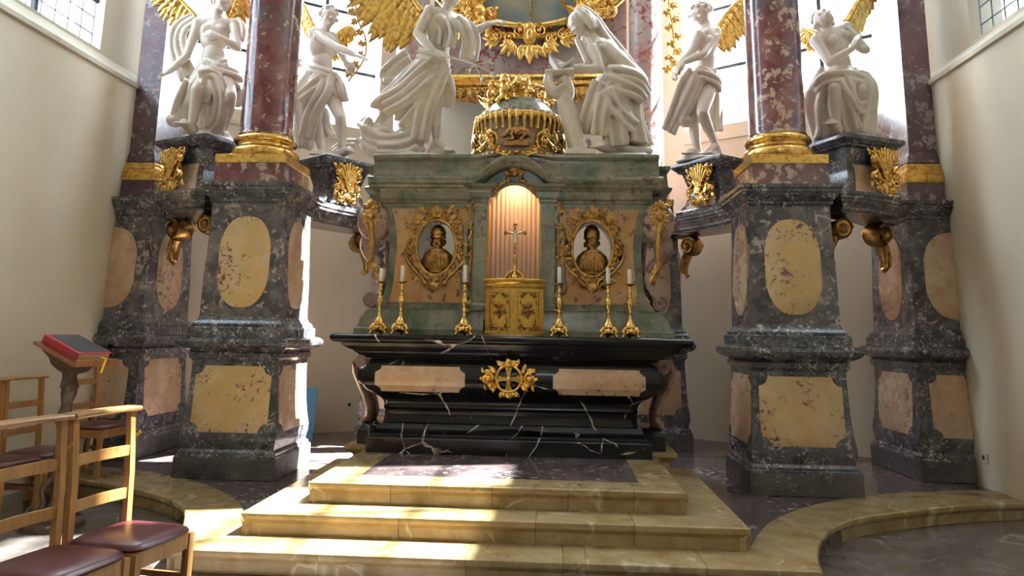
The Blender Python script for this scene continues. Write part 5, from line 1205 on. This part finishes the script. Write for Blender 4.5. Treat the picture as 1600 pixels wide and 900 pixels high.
# angel beside the lectern (outer)
statue('white angel kneeling with one hand on the chest above the lectern', OP[1], PO_Z, 1.08, dict(stand=(320, 226), head=((347, 3), (.75, -.65, -.05), (-.1, 0, 1), .255, 'curly', 3), neck=(339, 20), sh=((310, 37, -.04), (366, 38, .04)), waist=(333, 88, 0), hips=((325, 116, -.03), (347, 114, .03)),
    arms=[(((309, 40, -.04), (292, 88, -.10), (267, 110, -.20)), (250, 118, -.25), (0, 0, 1), .25), (((367, 42, .02), (371, 75, -.12), (343, 58, -.22)), (322, 50, -.26), (0, -1, .3), .3)],
    legs=[(((324, 120, -.04), (308, 140, -.36), (298, 203, -.30)), (285, 215, -.44)), (((349, 120, .0), (360, 150, -.25), (348, 205, .02)), (352, 215, .12))],
    skirts=[(((((334, 104, 0), .17, .14), ((330, 122, -.06), .21, .20), ((322, 140, -.16), .19, .20), ((316, 165, -.18), .15, .14))), 9, .2, .4), (((((338, 130, -.06), .15, .16), ((334, 165, -.08), .14, .14), ((332, 205, -.06), .13, .12))), 8, .25, 1.0)],
    folds=[(((306, 30, .02), (284, 44, -.02), (277, 66, -.04), (284, 95, -.04), (297, 122, -.06)), .15, 5, .035), (((312, 118, -.3), (335, 122, -.28), (346, 150, -.26), (342, 185, -.18), (330, 204, -.12)), .12, 4, .03), (((318, 100, -.14), (340, 112, -.15), (368, 122, -.08), (373, 130, .05)), .14, 4, .03, (0, 0, 1)), (((315, 96, -.10), (335, 100, -.14), (356, 97, -.10)), .06, 2, .025, (0, 0, 1)), (((368, 32, .02), (376, 45, .0), (374, 66, -.02)), .08, 3, .03), (((300, 128, -.3), (288, 152, -.2), (278, 180, -.1)), .10, 3, .035)],
    blobs=[((274, 188, -.08), (.10, .09, .08)), ((288, 175, -.08), (.09, .08, .12)), ((371, 150, .1), (.10, .1, .14))],
    wings=[((308, 28, .10), (250, -22, .02), (264, 44, .0), (.2, -1, .1)), ((356, 26, .16), (388, -40, .30), (392, 20, .30), (-.2, -1, .1))], base=(281, 360, .24)), 1)
# angel with the outstretched arm (inner, lectern side)
statue('white standing angel with an outstretched arm and gilded wings by the leaded window', IP[1], PI_Z, 1.14, dict(stand=(512, 250), head=((514, 27), (.55, -.8, -.1), (.08, 0, 1), .245, 'curly', 6), neck=(509, 45), sh=((491, 52, -.04), (518, 58, .10)), waist=(503, 100), hips=((493, 124, -.02), (512, 124, .03)),
    arms=[(((491, 53, -.05), (524, 73, -.22), (556, 86, -.30)), (574, 92, -.34), (0, -.3, 1), .35), (((517, 60, .10), (532, 82, .16), (540, 98, .12)), (548, 108, .08), (0, -1, 0), .6)],
    legs=[(((511, 132, .0), (532, 184, -.18), (534, 237, -.10)), (548, 248, -.22)), (((494, 134, .0), (494, 190, .06), (503, 238, .10)), (496, 248, -.02))],
    skirts=[(((((500, 110, 0), .17, .15), ((490, 132, 0), .24, .20), ((481, 154, .0), .22, .19), ((478, 190, .02), .14, .14), ((478, 232, .02), .09, .09))), 9, .2, .8)],
    folds=[(((472, 100, .0), (492, 108, -.17), (514, 116, -.16), (530, 128, -.05)), .10, 4, .03, (0, 0, 1)), (((510, 116, -.16), (490, 135, -.22), (468, 152, -.14)), .16, 5, .03, (0, 0, 1)), (((514, 118, -.16), (506, 145, -.22), (488, 175, -.18), (478, 215, -.08)), .13, 4, .03), (((518, 118, -.12), (530, 138, -.16), (534, 160, -.10)), .12, 3, .032), (((462, 118, .05), (457, 140, .02), (460, 162, .0)), .10, 3, .035), (((500, 175, .14), (506, 200, .16), (515, 215, .14)), .12, 4, .035), (((520, 236, .16), (540, 224, .14), (556, 222, .12)), .06, 2, .03, (0, 0, 1))],
    blobs=[((467, 99, .05), (.07, .07, .07)), ((505, 185, .14), (.09, .06, .16))],
    wings=[((494, 52, .16), (462, -14, .22), (474, 44, .22), (.2, -1, .1)), ((520, 62, .2), (548, 40, .32), (530, 92, .3), (-.1, -1, .1))], base=(482, 548, .22)), 2)
# archangel with the lily on the altar screen
tg, JG = statue('white archangel striding with a lily stem and a gilded wing on the altar screen', 7.55, ATT, 1.12, dict(stand=(665, 240), head=((704, -8), (.95, -.3, -.15), (0, 0, 1), .25, 'curly', 9), neck=(698, 13), sh=((672, 18, -.10), (716, 33, .10)), waist=(684, 74), hips=((670, 100, -.04), (690, 100, .05)),
    arms=[(((671, 18, -.10), (652, 52, -.16), (678, 81, -.26)), (694, 91, -.27), (.2, -1, .3), 1.1), (((716, 36, .10), (737, 52, .02), (764, 37, -.08)), (790, 32, -.12), (0, -.6, .8), .3, .7)],
    legs=[(((688, 106, .02), (681, 165, -.10), (683, 222, -.04)), (713, 237, -.14)), (((668, 106, .0), (617, 156, .08), (588, 196, .22)), (570, 210, .28), 0)],
    skirts=[(((((680, 88, 0), .16, .14), ((665, 112, 0), .23, .19), ((640, 140, .03), .25, .18), ((612, 160, .06), .20, .15), ((598, 168, .07), .13, .11))), 9, .22, .3), (((((680, 100, -.02), .17, .15), ((668, 140, -.02), .18, .15), ((657, 180, .0), .15, .13), ((650, 222, .0), .13, .11))), 9, .24, 1.4)],
    folds=[(((694, 96, -.14), (665, 120, -.22), (630, 150, -.16), (600, 166, -.06)), .20, 6, .028, (0, 0, 1)), (((695, 104, -.14), (668, 140, -.20), (640, 175, -.12), (625, 195, -.06)), .14, 4, .028, (0, 0, 1)), (((692, 104, -.14), (680, 135, -.20), (664, 175, -.16), (656, 220, -.12)), .14, 4, .03), (((655, 82, -.12), (676, 88, -.20), (697, 92, -.12)), .08, 3, .028, (0, 0, 1)), (((714, 30, .04), (728, 42, -.06), (736, 64, -.06), (733, 94, -.04)), .14, 4, .032), (((640, 88, .05), (622, 100, .08), (606, 116, .1), (604, 128, .1)), .12, 4, .032, (0, 0, 1)), (((692, 112, -.12), (700, 140, -.12), (698, 168, -.08)), .10, 3, .03), (((690, 28, -.08), (700, 50, -.12), (696, 74, -.12)), .16, 4, .022), (((655, 215, -.02), (636, 226, -.06), (605, 230, -.06), (580, 224, -.02), (571, 208, .04), (584, 194, .10)), .20, 6, .04, (0, 0, 1)), (((640, 205, .02), (622, 222, .0), (598, 222, .0), (580, 206, .06)), .16, 5, .04, (0, 0, 1)), (((652, 226, -.10), (625, 236, -.12), (590, 236, -.10)), .12, 4, .035, (0, 0, 1))],
    blobs=[((600, 212, .06), (.14, .10, .10)), ((625, 218, .05), (.16, .10, .10))],
    wings=[((660, 18, .14), (584, -48, .22), (576, 58, .22), (.2, -1, .1)), ((690, 20, .24), (640, 30, .40), (622, 66, .38), (0, -1, .1))], base=(585, 722, .22),
    rocks=[((590, 226, .06), (.15, .12, .10)), ((620, 230, .04), (.20, .14, .09)), ((645, 230, .04), (.12, .12, .10))]), 3)
ls = thing('lily_stem', 'white lily stem with blossoms held out by the archangel', 'lily', tuple(JG((742, 102, -.30))))
mb = MB(); mb.tube(bez([JG(q) for q in ((650, 80, -.26), (686, 87, -.285), (715, 93, -.30), (744, 102, -.32))], 16), .010, 6); obj('stem', mb, M['statue'], ls)
for (x, y, an) in ((760, 98, .3), (752, 120, -1.1), (766, 113, -.5), (735, 108, -1.6), (742, 96, .9)):
    p = JG((742, 101, -.32)); q = JG((x, y, -.36)); d = (q-p); mb = MB(); mb.tube([p, (p+q)/2, q], .006, 5); u, v = basis(d)
    for k in range(6):
        a = k*PI/3; e = u*math.cos(a)+v*math.sin(a); dn = d.normalized(); mb.tube([q, q+dn*.035+e*.016, q+dn*.065+e*.04], [(.012, .004), (.016, .004), (.004, .003)], 6, flat=e.cross(dn))
    obj('blossom', mb, M['statue'], ls, angle=60)
# the Virgin kneeling at a reading desk
tm, JM = statue('white veiled woman kneeling and reading at a scrolled desk on the altar screen', 7.55, ATT, 1.14, dict(stand=(960, 240), head=((907, 38), (-.85, -.25, -.5), (-.35, 0, .9), .255, 'long', 12), neck=(926, 58), sh=((926, 78, -.14), (946, 70, .10)), waist=(962, 106), hips=((970, 124, -.06), (980, 124, .08)),
    arms=[(((928, 80, -.16), (938, 108, -.26), (900, 108, -.24)), (880, 103, -.24), (0, -1, .3), .2), (((942, 76, .08), (915, 106, .06), (884, 108, -.04)), (868, 92, -.08), (1, 0, .2), .2)],
    legs=[(((968, 128, -.06), (940, 152, -.28), (950, 225, -.16)), (938, 238, -.26)), (((980, 130, .08), (955, 190, .06), (985, 226, .14)), (1000, 234, .18))],
    skirts=[(((((936, 72, -.02), .17, .15), ((954, 92, -.02), .19, .17), ((972, 112, .0), .21, .19), ((974, 128, .0), .25, .22))), 7, .10, .2), (((((968, 122, -.04), .24, .22), ((952, 146, -.10), .23, .22), ((950, 175, -.08), .24, .20), ((948, 200, -.05), .27, .20))), 11, .22, 1.1), (((((975, 140, .06), .18, .15), ((975, 185, .08), .20, .17), ((984, 228, .08), .22, .18))), 9, .24, .6)],
    folds=[(((905, 20, .0), (925, 35, .04), (940, 58, .04), (962, 84, .04), (985, 112, .04)), .14, 4, .04), (((948, 116, -.24), (972, 118, -.26), (996, 128, -.16), (1010, 148, -.05)), .18, 6, .032, (0, 0, 1)), (((945, 122, -.28), (968, 132, -.28), (990, 142, -.2), (1000, 152, -.1)), .14, 4, .03, (0, 0, 1)), (((948, 140, -.32), (962, 165, -.30), (980, 185, -.22), (992, 196, -.14)), .16, 4, .03, (0, 0, 1)), (((936, 128, -.28), (925, 160, -.28), (917, 190, -.22), (912, 208, -.16)), .12, 4, .03), (((945, 150, -.34), (940, 180, -.32), (936, 212, -.24)), .12, 4, .028), (((960, 150, -.28), (964, 185, -.26), (968, 228, -.2)), .14, 4, .03), (((908, 60, -.1), (918, 80, -.16), (926, 98, -.2)), .12, 4, .026)],
    blobs=[((907, 30, .03), (.10, .12, .10)), ((944, 84, .0), (.17, .16, .15)), ((958, 98, .0), (.18, .17, .15)), ((1002, 146, -.06), (.06, .05, .10))], base=(905, 1026, .22), rocks=[((975, 236, .0), (.18, .12, .06)), ((1003, 236, .02), (.12, .1, .05)), ((918, 226, -.05), (.05, .05, .07))]), 4)
de = thing('reading_desk', 'white curved reading desk with scrolled edges before the kneeling woman', 'desk', tuple(JM((906, 246, -.22))))
jd = lambda x, y, d=-.22: JM((x, y, d)); mb = MB()
mb.tube(bez([jd(905, 244), jd(898, 215), jd(889, 180), jd(882, 160), jd(887, 140), jd(880, 124)], 20), [(.09, .10)]*4+[(.095, .095)]*7+[(.08, .11)]*5+[(.07, .13)]*5, 12, flat=(1, 0, 0))
mb.tube([jd(852, 118), jd(874, 117), jd(897, 116)], [(.16, .035)]*3, 12, flat=(0, 1, 0))
folds(mb, [jd(858, 118, -.28), jd(857, 132, -.28), jd(868, 146, -.28), jd(882, 138, -.28)], .10, 4, .03, (0, 1, 0)); mb.tube(spiral(jd(866, 140, -.28), Vector((1, 0, 0)), Vector((0, 0, 1)), .07, 1.3, PI/2, 1), .022, 8)
mb.tube(spiral(jd(884, 164, -.28), Vector((1, 0, 0)), Vector((0, 0, 1)), .075, 1.3, PI/2, -1), .022, 8); mb.tube(spiral(jd(908, 228, -.28), Vector((1, 0, 0)), Vector((0, 0, 1)), .085, 1.4, PI/2, 1), .024, 8)
e = jd(906, 240); mb.box((e.x, e.y, ATT+.03), (.30, .26, .06)); obj('desk_body', mb, M['statue'], de, remesh=(.010, 2))
bkk = thing('prayer_book', 'open white book resting on the reading desk under the woman\'s hands', 'book', tuple(jd(872, 108)))
for s, (x0, y0, x1, y1) in enumerate(((859, 90, 874, 113), (874, 113, 897, 96))):
    a, b = jd(x0, y0, -.22), jd(x1, y1, -.22); mb = MB(); mb.bar(a, b, .22, .022, (0, 0, 1) if s else (1, 0, 0)); obj('page_block', mb, M['statue_base'], bkk, False)
# angel by the sunlit window (inner, far side)
statue('white standing angel looking down beside the sunlit window with one gilded wing', IP[1], PI_Z, 1.12, dict(stand=(1090, 250), head=((1096, 22), (-.75, -.5, -.35), (-.1, 0, 1), .25, 'curly', 15), neck=(1104, 40), sh=((1092, 56, -.12), (1117, 50, .06)), waist=(1103, 100), hips=((1094, 122, -.03), (1108, 122, .03)),
    arms=[(((1092, 58, -.12), (1079, 83, -.20), (1060, 104, -.24)), (1053, 118, -.24), (-.8, -.4, .2), .5), (((1117, 53, .04), (1100, 84, -.20), (1068, 98, -.28)), (1056, 108, -.30), (0, -.5, .8), .5)],
    legs=[(((1094, 130, .0), (1083, 182, -.06), (1090, 238, -.02)), (1076, 248, -.14)), (((1108, 130, .0), (1097, 176, -.24), (1117, 226, .0)), (1110, 238, -.06))],
    skirts=[(((((1102, 112, 0), .16, .14), ((1098, 124, 0), .19, .17), ((1100, 140, .03), .16, .14))), 8, .22, .8)],
    folds=[(((1086, 112, -.12), (1102, 116, -.18), (1118, 126, -.10), (1122, 140, .0)), .11, 4, .03, (0, 0, 1)), (((1088, 114, -.15), (1072, 135, -.16), (1062, 160, -.14), (1048, 196, -.10), (1043, 206, -.08)), .16, 5, .03), (((1092, 120, -.18), (1080, 150, -.18), (1066, 178, -.14), (1060, 192, -.12)), .12, 4, .03), (((1114, 118, .08), (1118, 150, .10), (1118, 185, .10), (1120, 205, .10)), .12, 4, .032)],
    blobs=[((1074, 122, -.1), (.09, .07, .06)), ((1072, 190, -.1), (.09, .06, .08))],
    wings=[((1118, 48, .14), (1172, -14, .16), (1164, 58, .16), (-.2, -1, .1))], base=(1058, 1128, .22)), 5)
# angel with clasped hands (outer, far side)
statue('white angel with clasped hands and head thrown back beside the wall pilaster', OP[1], PO_Z, 1.10, dict(stand=(1315, 228), head=((1287, 31), (-.25, -.55, .8), (-.2, .7, .7), .255, 'curly', 18), neck=(1293, 48), sh=((1276, 64, -.06), (1322, 44, .04)), waist=(1312, 100), hips=((1300, 122, -.05), (1326, 120, .03)), dark_hair=True,
    arms=[(((1277, 66, -.08), (1296, 98, -.22), (1332, 76, -.26)), (1341, 56, -.26), (-.9, -.4, .2), .12, .05), (((1322, 47, .02), (1353, 78, -.10), (1342, 76, -.22)), (1345, 54, -.24), (.9, -.4, .2), .12, .05, -1)],
    legs=[(((1302, 126, -.05), (1304, 140, -.38), (1307, 210, -.28)), (1300, 220, -.40)), (((1326, 124, .0), (1344, 140, -.28), (1340, 206, -.02)), (1350, 216, .08))],
    skirts=[(((((1312, 110, 0), .17, .15), ((1308, 126, -.08), .26, .24), ((1300, 146, -.12), .30, .22), ((1288, 170, -.08), .22, .18), ((1286, 200, -.04), .14, .12), ((1284, 222, -.02), .08, .08))), 9, .2, .5), (((((1326, 118, -.05), .20, .20), ((1340, 142, -.12), .20, .18), ((1336, 180, -.06), .20, .16), ((1334, 214, -.04), .20, .16))), 10, .22, 1.3)],
    folds=[(((1268, 150, -.10), (1285, 125, -.30), (1312, 118, -.36), (1340, 122, -.28), (1358, 140, -.15)), .12, 4, .032, (0, 0, 1)), (((1318, 122, -.38), (1330, 145, -.36), (1340, 165, -.26), (1355, 158, -.15)), .14, 4, .03, (0, 0, 1)), (((1310, 130, -.4), (1322, 165, -.32), (1334, 205, -.2)), .14, 4, .03), (((1272, 160, -.08), (1284, 180, -.1), (1290, 200, -.1), (1284, 226, -.08)), .14, 4, .03), (((1294, 112, -.14), (1280, 135, -.18), (1266, 160, -.12)), .14, 4, .03)],
    blobs=[((1358, 150, -.05), (.08, .08, .10)), ((1268, 168, -.06), (.08, .08, .07))],
    wings=[((1322, 34, .14), (1366, -30, .26), (1350, 44, .24), (-.1, -1, .1)), ((1284, 60, .20), (1254, 44, .34), (1262, 76, .32), (.1, -1, .1))], base=(1284, 1374, .22), rocks=[((1350, 212, -.02), (.14, .12, .07)), ((1366, 210, .02), (.08, .08, .08)), ((1330, 216, -.05), (.12, .1, .06))]), 6)
# ------------------------------------------------------------------ chairs, lectern, small fittings
def chair(label, x, y, z, rz, hook=True, group='oak church chairs'):
    t = thing('church_chair', label, 'chair', (x, y, z), group); Mx = Matrix.Translation((x, y, z)) @ Matrix.Rotation(rz, 4, 'Z') @ Matrix.Diagonal((1, 1, 1.055, 1))
    def part(name, f, mat, par=None, smooth=False, **kw):
        a = MB(); f(a); b = MB().join(a, Mx); return obj(name, b, M[mat], par or t, smooth, **kw)
    for s in (-1, 1):
        part('back_post', lambda m: m.loft([[Vector((px+dx, s*.205+dy, pz)) for dx, dy in ((-.016, -.019), (.016, -.019), (.016, .019), (-.016, .019))] for px, pz in ((-.25, 0), (-.205, .44), (-.215, .7), (-.245, 1.0))]), 'oak')
        part('front_leg', lambda m: m.loft([[Vector((.195+dx, s*.205+dy, pz)) for dx, dy in ((-.02, -.02), (.02, -.02), (.02, .02), (-.02, .02))] for pz in (0, .41)]), 'oak')
        part('side_apron', lambda m: m.box((-.005, s*.205, .375), (.40, .022, .07)), 'oak'); part('side_stretcher', lambda m: m.box((-.015, s*.205, .20), (.42, .018, .03)), 'oak_dark')
    part('front_apron', lambda m: m.box((.195, 0, .375), (.024, .40, .075)), 'oak'); part('rear_apron', lambda m: m.box((-.205, 0, .375), (.022, .39, .07)), 'oak')
    def slat(z, h, dx):
        def f(m):
            rs = []
            for k in range(9):
                yy = -.19+.38*k/8; b = -.018*(1-(2*k/8-1)**2); rs.append([Vector((dx+b-.009, yy, z-h)), Vector((dx+b+.009, yy, z-h)), Vector((dx+b+.009, yy, z+h)), Vector((dx+b-.009, yy, z+h))])
            m.loft(rs)
        return f
    part('slat', slat(.80, .026, -.222), 'oak', smooth=True, angle=40); part('slat', slat(.585, .026, -.212), 'oak', smooth=True, angle=40)
    def rail(m):
        rs = []
        for k in range(11):
            yy = -.237+.474*k/10; b = -.02*(1-(2*k/10-1)**2); rs.append([Vector((-.245+b+dx, yy, 1.0+dz)) for dx, dz in ((-.045, .0), (.04, .0), (.048, .008), (.048, .018), (.04, .026), (-.045, .026), (-.053, .018), (-.053, .008))])
        m.loft(rs)
    part('top_rail', rail, 'oak', smooth=True, angle=30)
    def seat(m):
        rs = []
        for ins, dz in ((.0, .0), (-.008, .012), (.0, .026), (.02, .036), (.06, .043), (.12, .047)):
            ring = []
            for k in range(40):
                a = 2*PI*k/40; c_, s_ = math.cos(a), math.sin(a); ring.append(Vector((-.0+(.212-ins)*math.copysign(abs(c_)**.35, c_), (.222-ins)*math.copysign(abs(s_)**.35, s_), .412+dz)))
            rs.append(ring)
        m.loft(rs)
    part('seat_cushion', seat, 'leather', smooth=True, angle=60)
    if hook:
        part('hook', lambda m: m.tube([Vector((-.222, .224, .875)), Vector((-.205, .232, .872)), Vector((-.192, .234, .885)), Vector((-.200, .234, .900)), Vector((-.222, .228, .846))], .0028, 6), 'brass', smooth=True)
    return t
rzc = -.16
cA = Vector((-1.775, 3.955)); st_ = Vector((math.sin(.16), math.cos(.16)))
chair('oak church chair with dark red leather seat nearest the altar steps', cA.x, cA.y, -.15, rzc)
cB = cA-st_*.488; chair('oak church chair with dark red leather seat linked beside the end chair', cB.x, cB.y, -.15, rzc)
chair('shaded oak chair on the raised marble floor behind the lectern', -3.93, 7.02, 0, -.10, False)
chair('shaded oak chair by the wall, nearer the lectern of two side by side', -4.0, 6.37, -.15, -.04, False)
chair('shaded oak chair by the wall, farther from the lectern of two side by side', -4.0, 5.88, -.15, -.04, False)

lx, ly = -3.42, 5.76
le = thing('lectern', 'carved dark oak lectern with a twisted post and sloping book rest', 'lectern', (lx, ly, -.15))
B = Vector((lx, ly, -.15)); mb = MB(); mb.lathe([(.22, 0), (.22, .045), (.205, .06), (.16, .075), (.0001, .075)], B, 8, a0=PI/8); obj('base', mb, M['carved'], le, False)
mb = MB()
for k in range(4):
    a = PI/4+k*PI/2; d = Vector((math.cos(a), math.sin(a), 0)); mb.tube(bez([B+d*.04+Vector((0, 0, .36)), B+d*.10+Vector((0, 0, .28)), B+d*.07+Vector((0, 0, .18)), B+d*.15+Vector((0, 0, .10)), B+d*.18+Vector((0, 0, .085))], 12), [.022]*13, 8)
    mb.tube(spiral(B+d*.145+Vector((0, 0, .125)), d, Vector((0, 0, 1)), .045, 1.3, PI/2, -1, 14), .014, 6)
obj('scroll_foot', mb, M['carved'], le, angle=60)
mb = MB(); rings = []; n = 24
for i in range(61):
    z = .08+1.10*i/60; base = .045+.012*math.sin(i*.52)+(.014 if .42 < z < .50 or z > 1.05 or z < .16 else 0)
    rings.append([B+Vector(((base+.009*math.cos(3*a-i*.28))*math.cos(a), (base+.009*math.cos(3*a-i*.28))*math.sin(a), z)) for a in [2*PI*k/n for k in range(n)]])
mb.loft(rings); obj('carved_post', mb, M['carved'], le, angle=60)
Rt = Matrix.Rotation(math.radians(14), 4, 'Z') @ Matrix.Rotation(math.radians(-4), 4, 'X')
T0 = Matrix.Translation(B+Vector((.02, 0, 1.30))) @ Matrix.Rotation(math.radians(-14), 4, 'Z') @ Matrix.Rotation(math.radians(21), 4, 'Y')
def loc_box(name, c, s, mat, par):
    a = MB(); a.box(c, s); return obj(name, MB().join(a, T0), M[mat], par, False)
mb = MB(); a = MB(); a.loft([[Vector((x, y, z)) for x, y in ((-w, -d), (w, -d), (w, d), (-w, d))] for w, d, z in ((.05, .05, -.15), (.09, .10, -.11), (.10, .13, -.06), (.15, .17, -.02), (.17, .18, .0))]); mb.join(a, T0); obj('corbel_head', mb, M['carved'], le, angle=40)
loc_box('book_rest', (0, 0, .012), (.46, .40, .024), 'oak_dark', le); loc_box('book_ledge', (.235, 0, .03), (.02, .40, .05), 'oak_dark', le)
bo = thing('altar_book', 'thick red book with a dark cover and yellow ribbon on the lectern', 'book', tuple(T0 @ Vector((0, 0, .025))))
loc_box('page_block', (0, .0, .058), (.37, .29, .056), 'paper', bo); loc_box('back_cover', (0, 0, .029), (.39, .31, .008), 'book_red', bo); loc_box('spine', (-.005, -.155, .058), (.39, .008, .066), 'book_red', bo); loc_box('front_cover', (0, 0, .089), (.39, .31, .008), 'book_red', bo); loc_box('cover_print', (.0, .01, .0945), (.35, .26, .003), 'book_dark', bo)
a = MB(); a.loft([[Vector((.17, y, .05)), Vector((.20, y, .062)), Vector((.252, y, .066)), Vector((.256, y, .0)), Vector((.258, y, -.05)), Vector((.254, y, -.05)), Vector((.25, y, .0)), Vector((.248, y, .062)), Vector((.20, y, .058)), Vector((.17, y, .047))] for y in (.05, .068)]); obj('ribbon', MB().join(a, T0), M['yellow'], bo, False)

def socket(label, p, n, up=(0, 0, 1)):
    t = thing('wall_socket', label, 'socket', tuple(p)); n = Vector(n).normalized(); u = n.cross(Vector((0, 0, 1))).normalized(); m = Matrix((u, n, Vector((0, 0, 1)))).transposed()
    mb = MB(); mb.box(p+n*.014, (.085, .026, .085), m=m); obj('plate', mb, M['white_plastic'], t, False)
    mb = MB(); mb.tube([p+n*.024, p+n*.0285], [.024, .024], 16); obj('recess', mb, M['dark_plastic'], t)
socket('white wall socket low on the wall beside the shaded pier', Vector((WX, *atX(1541, 715, WX)[1:])), (-1, 0, 0))
dA, dB = Vector((-VA[0], VA[1], 0)), Vector((-VB[0], VB[1], 0)); dd = (dB-dA).normalized(); nn = Vector((dd.y, -dd.x, 0))
def on_apse(px, py, sg):
    A = Vector((sg*VA[0], VA[1], 0)); B_ = Vector((sg*VB[0], VB[1], 0)); d = (B_-A).normalized(); n = Vector((d.y, -d.x, 0)) if sg < 0 else Vector((-d.y, d.x, 0))
    r = Vector(ray(px, py)); c = Vector(CAM); s = (A-c).dot(n)/r.dot(n); return c+r*s, n
p, n = on_apse(545, 632, -1); socket('white wall socket on the apse wall between altar and pier', p, n)
p, n = on_apse(1062, 395, 1); q, _ = on_apse(1064, 500, 1); r_, _ = on_apse(1065, 540, 1)
ca = thing('wall_cable', 'thin dark cable running down the cream apse wall', 'cable', tuple(p)); mb = MB(); mb.tube([p+n*.006, (p+q)/2+n*.006, q+n*.006, r_+n*.006], .005, 6); obj('wire', mb, M['dark_plastic'], ca)
mb = MB(); mb.box((p*.3+q*.7)+n*.012, (.02, .02, .05)); obj('clip', mb, M['dark_plastic'], ca, False)
bp = atZ(478, 684, 0)
mb = MB(); mb.box((bp.x-.28, 9.20, .33), (.60, .03, .66)); mb = MB(); m = Matrix.Rotation(math.radians(-8), 3, 'X'); mb.box((-2.86, 9.25, .335), (.62, .03, .66), m=m)
tag(obj('blue_board', mb, M['blue'], org=(-2.86, 9.25, 0), smooth=False), 'blue board standing upright behind the pier beside the lectern', 'board')
for o in bpy.data.objects:
    if '_w' in o: del o['_w']
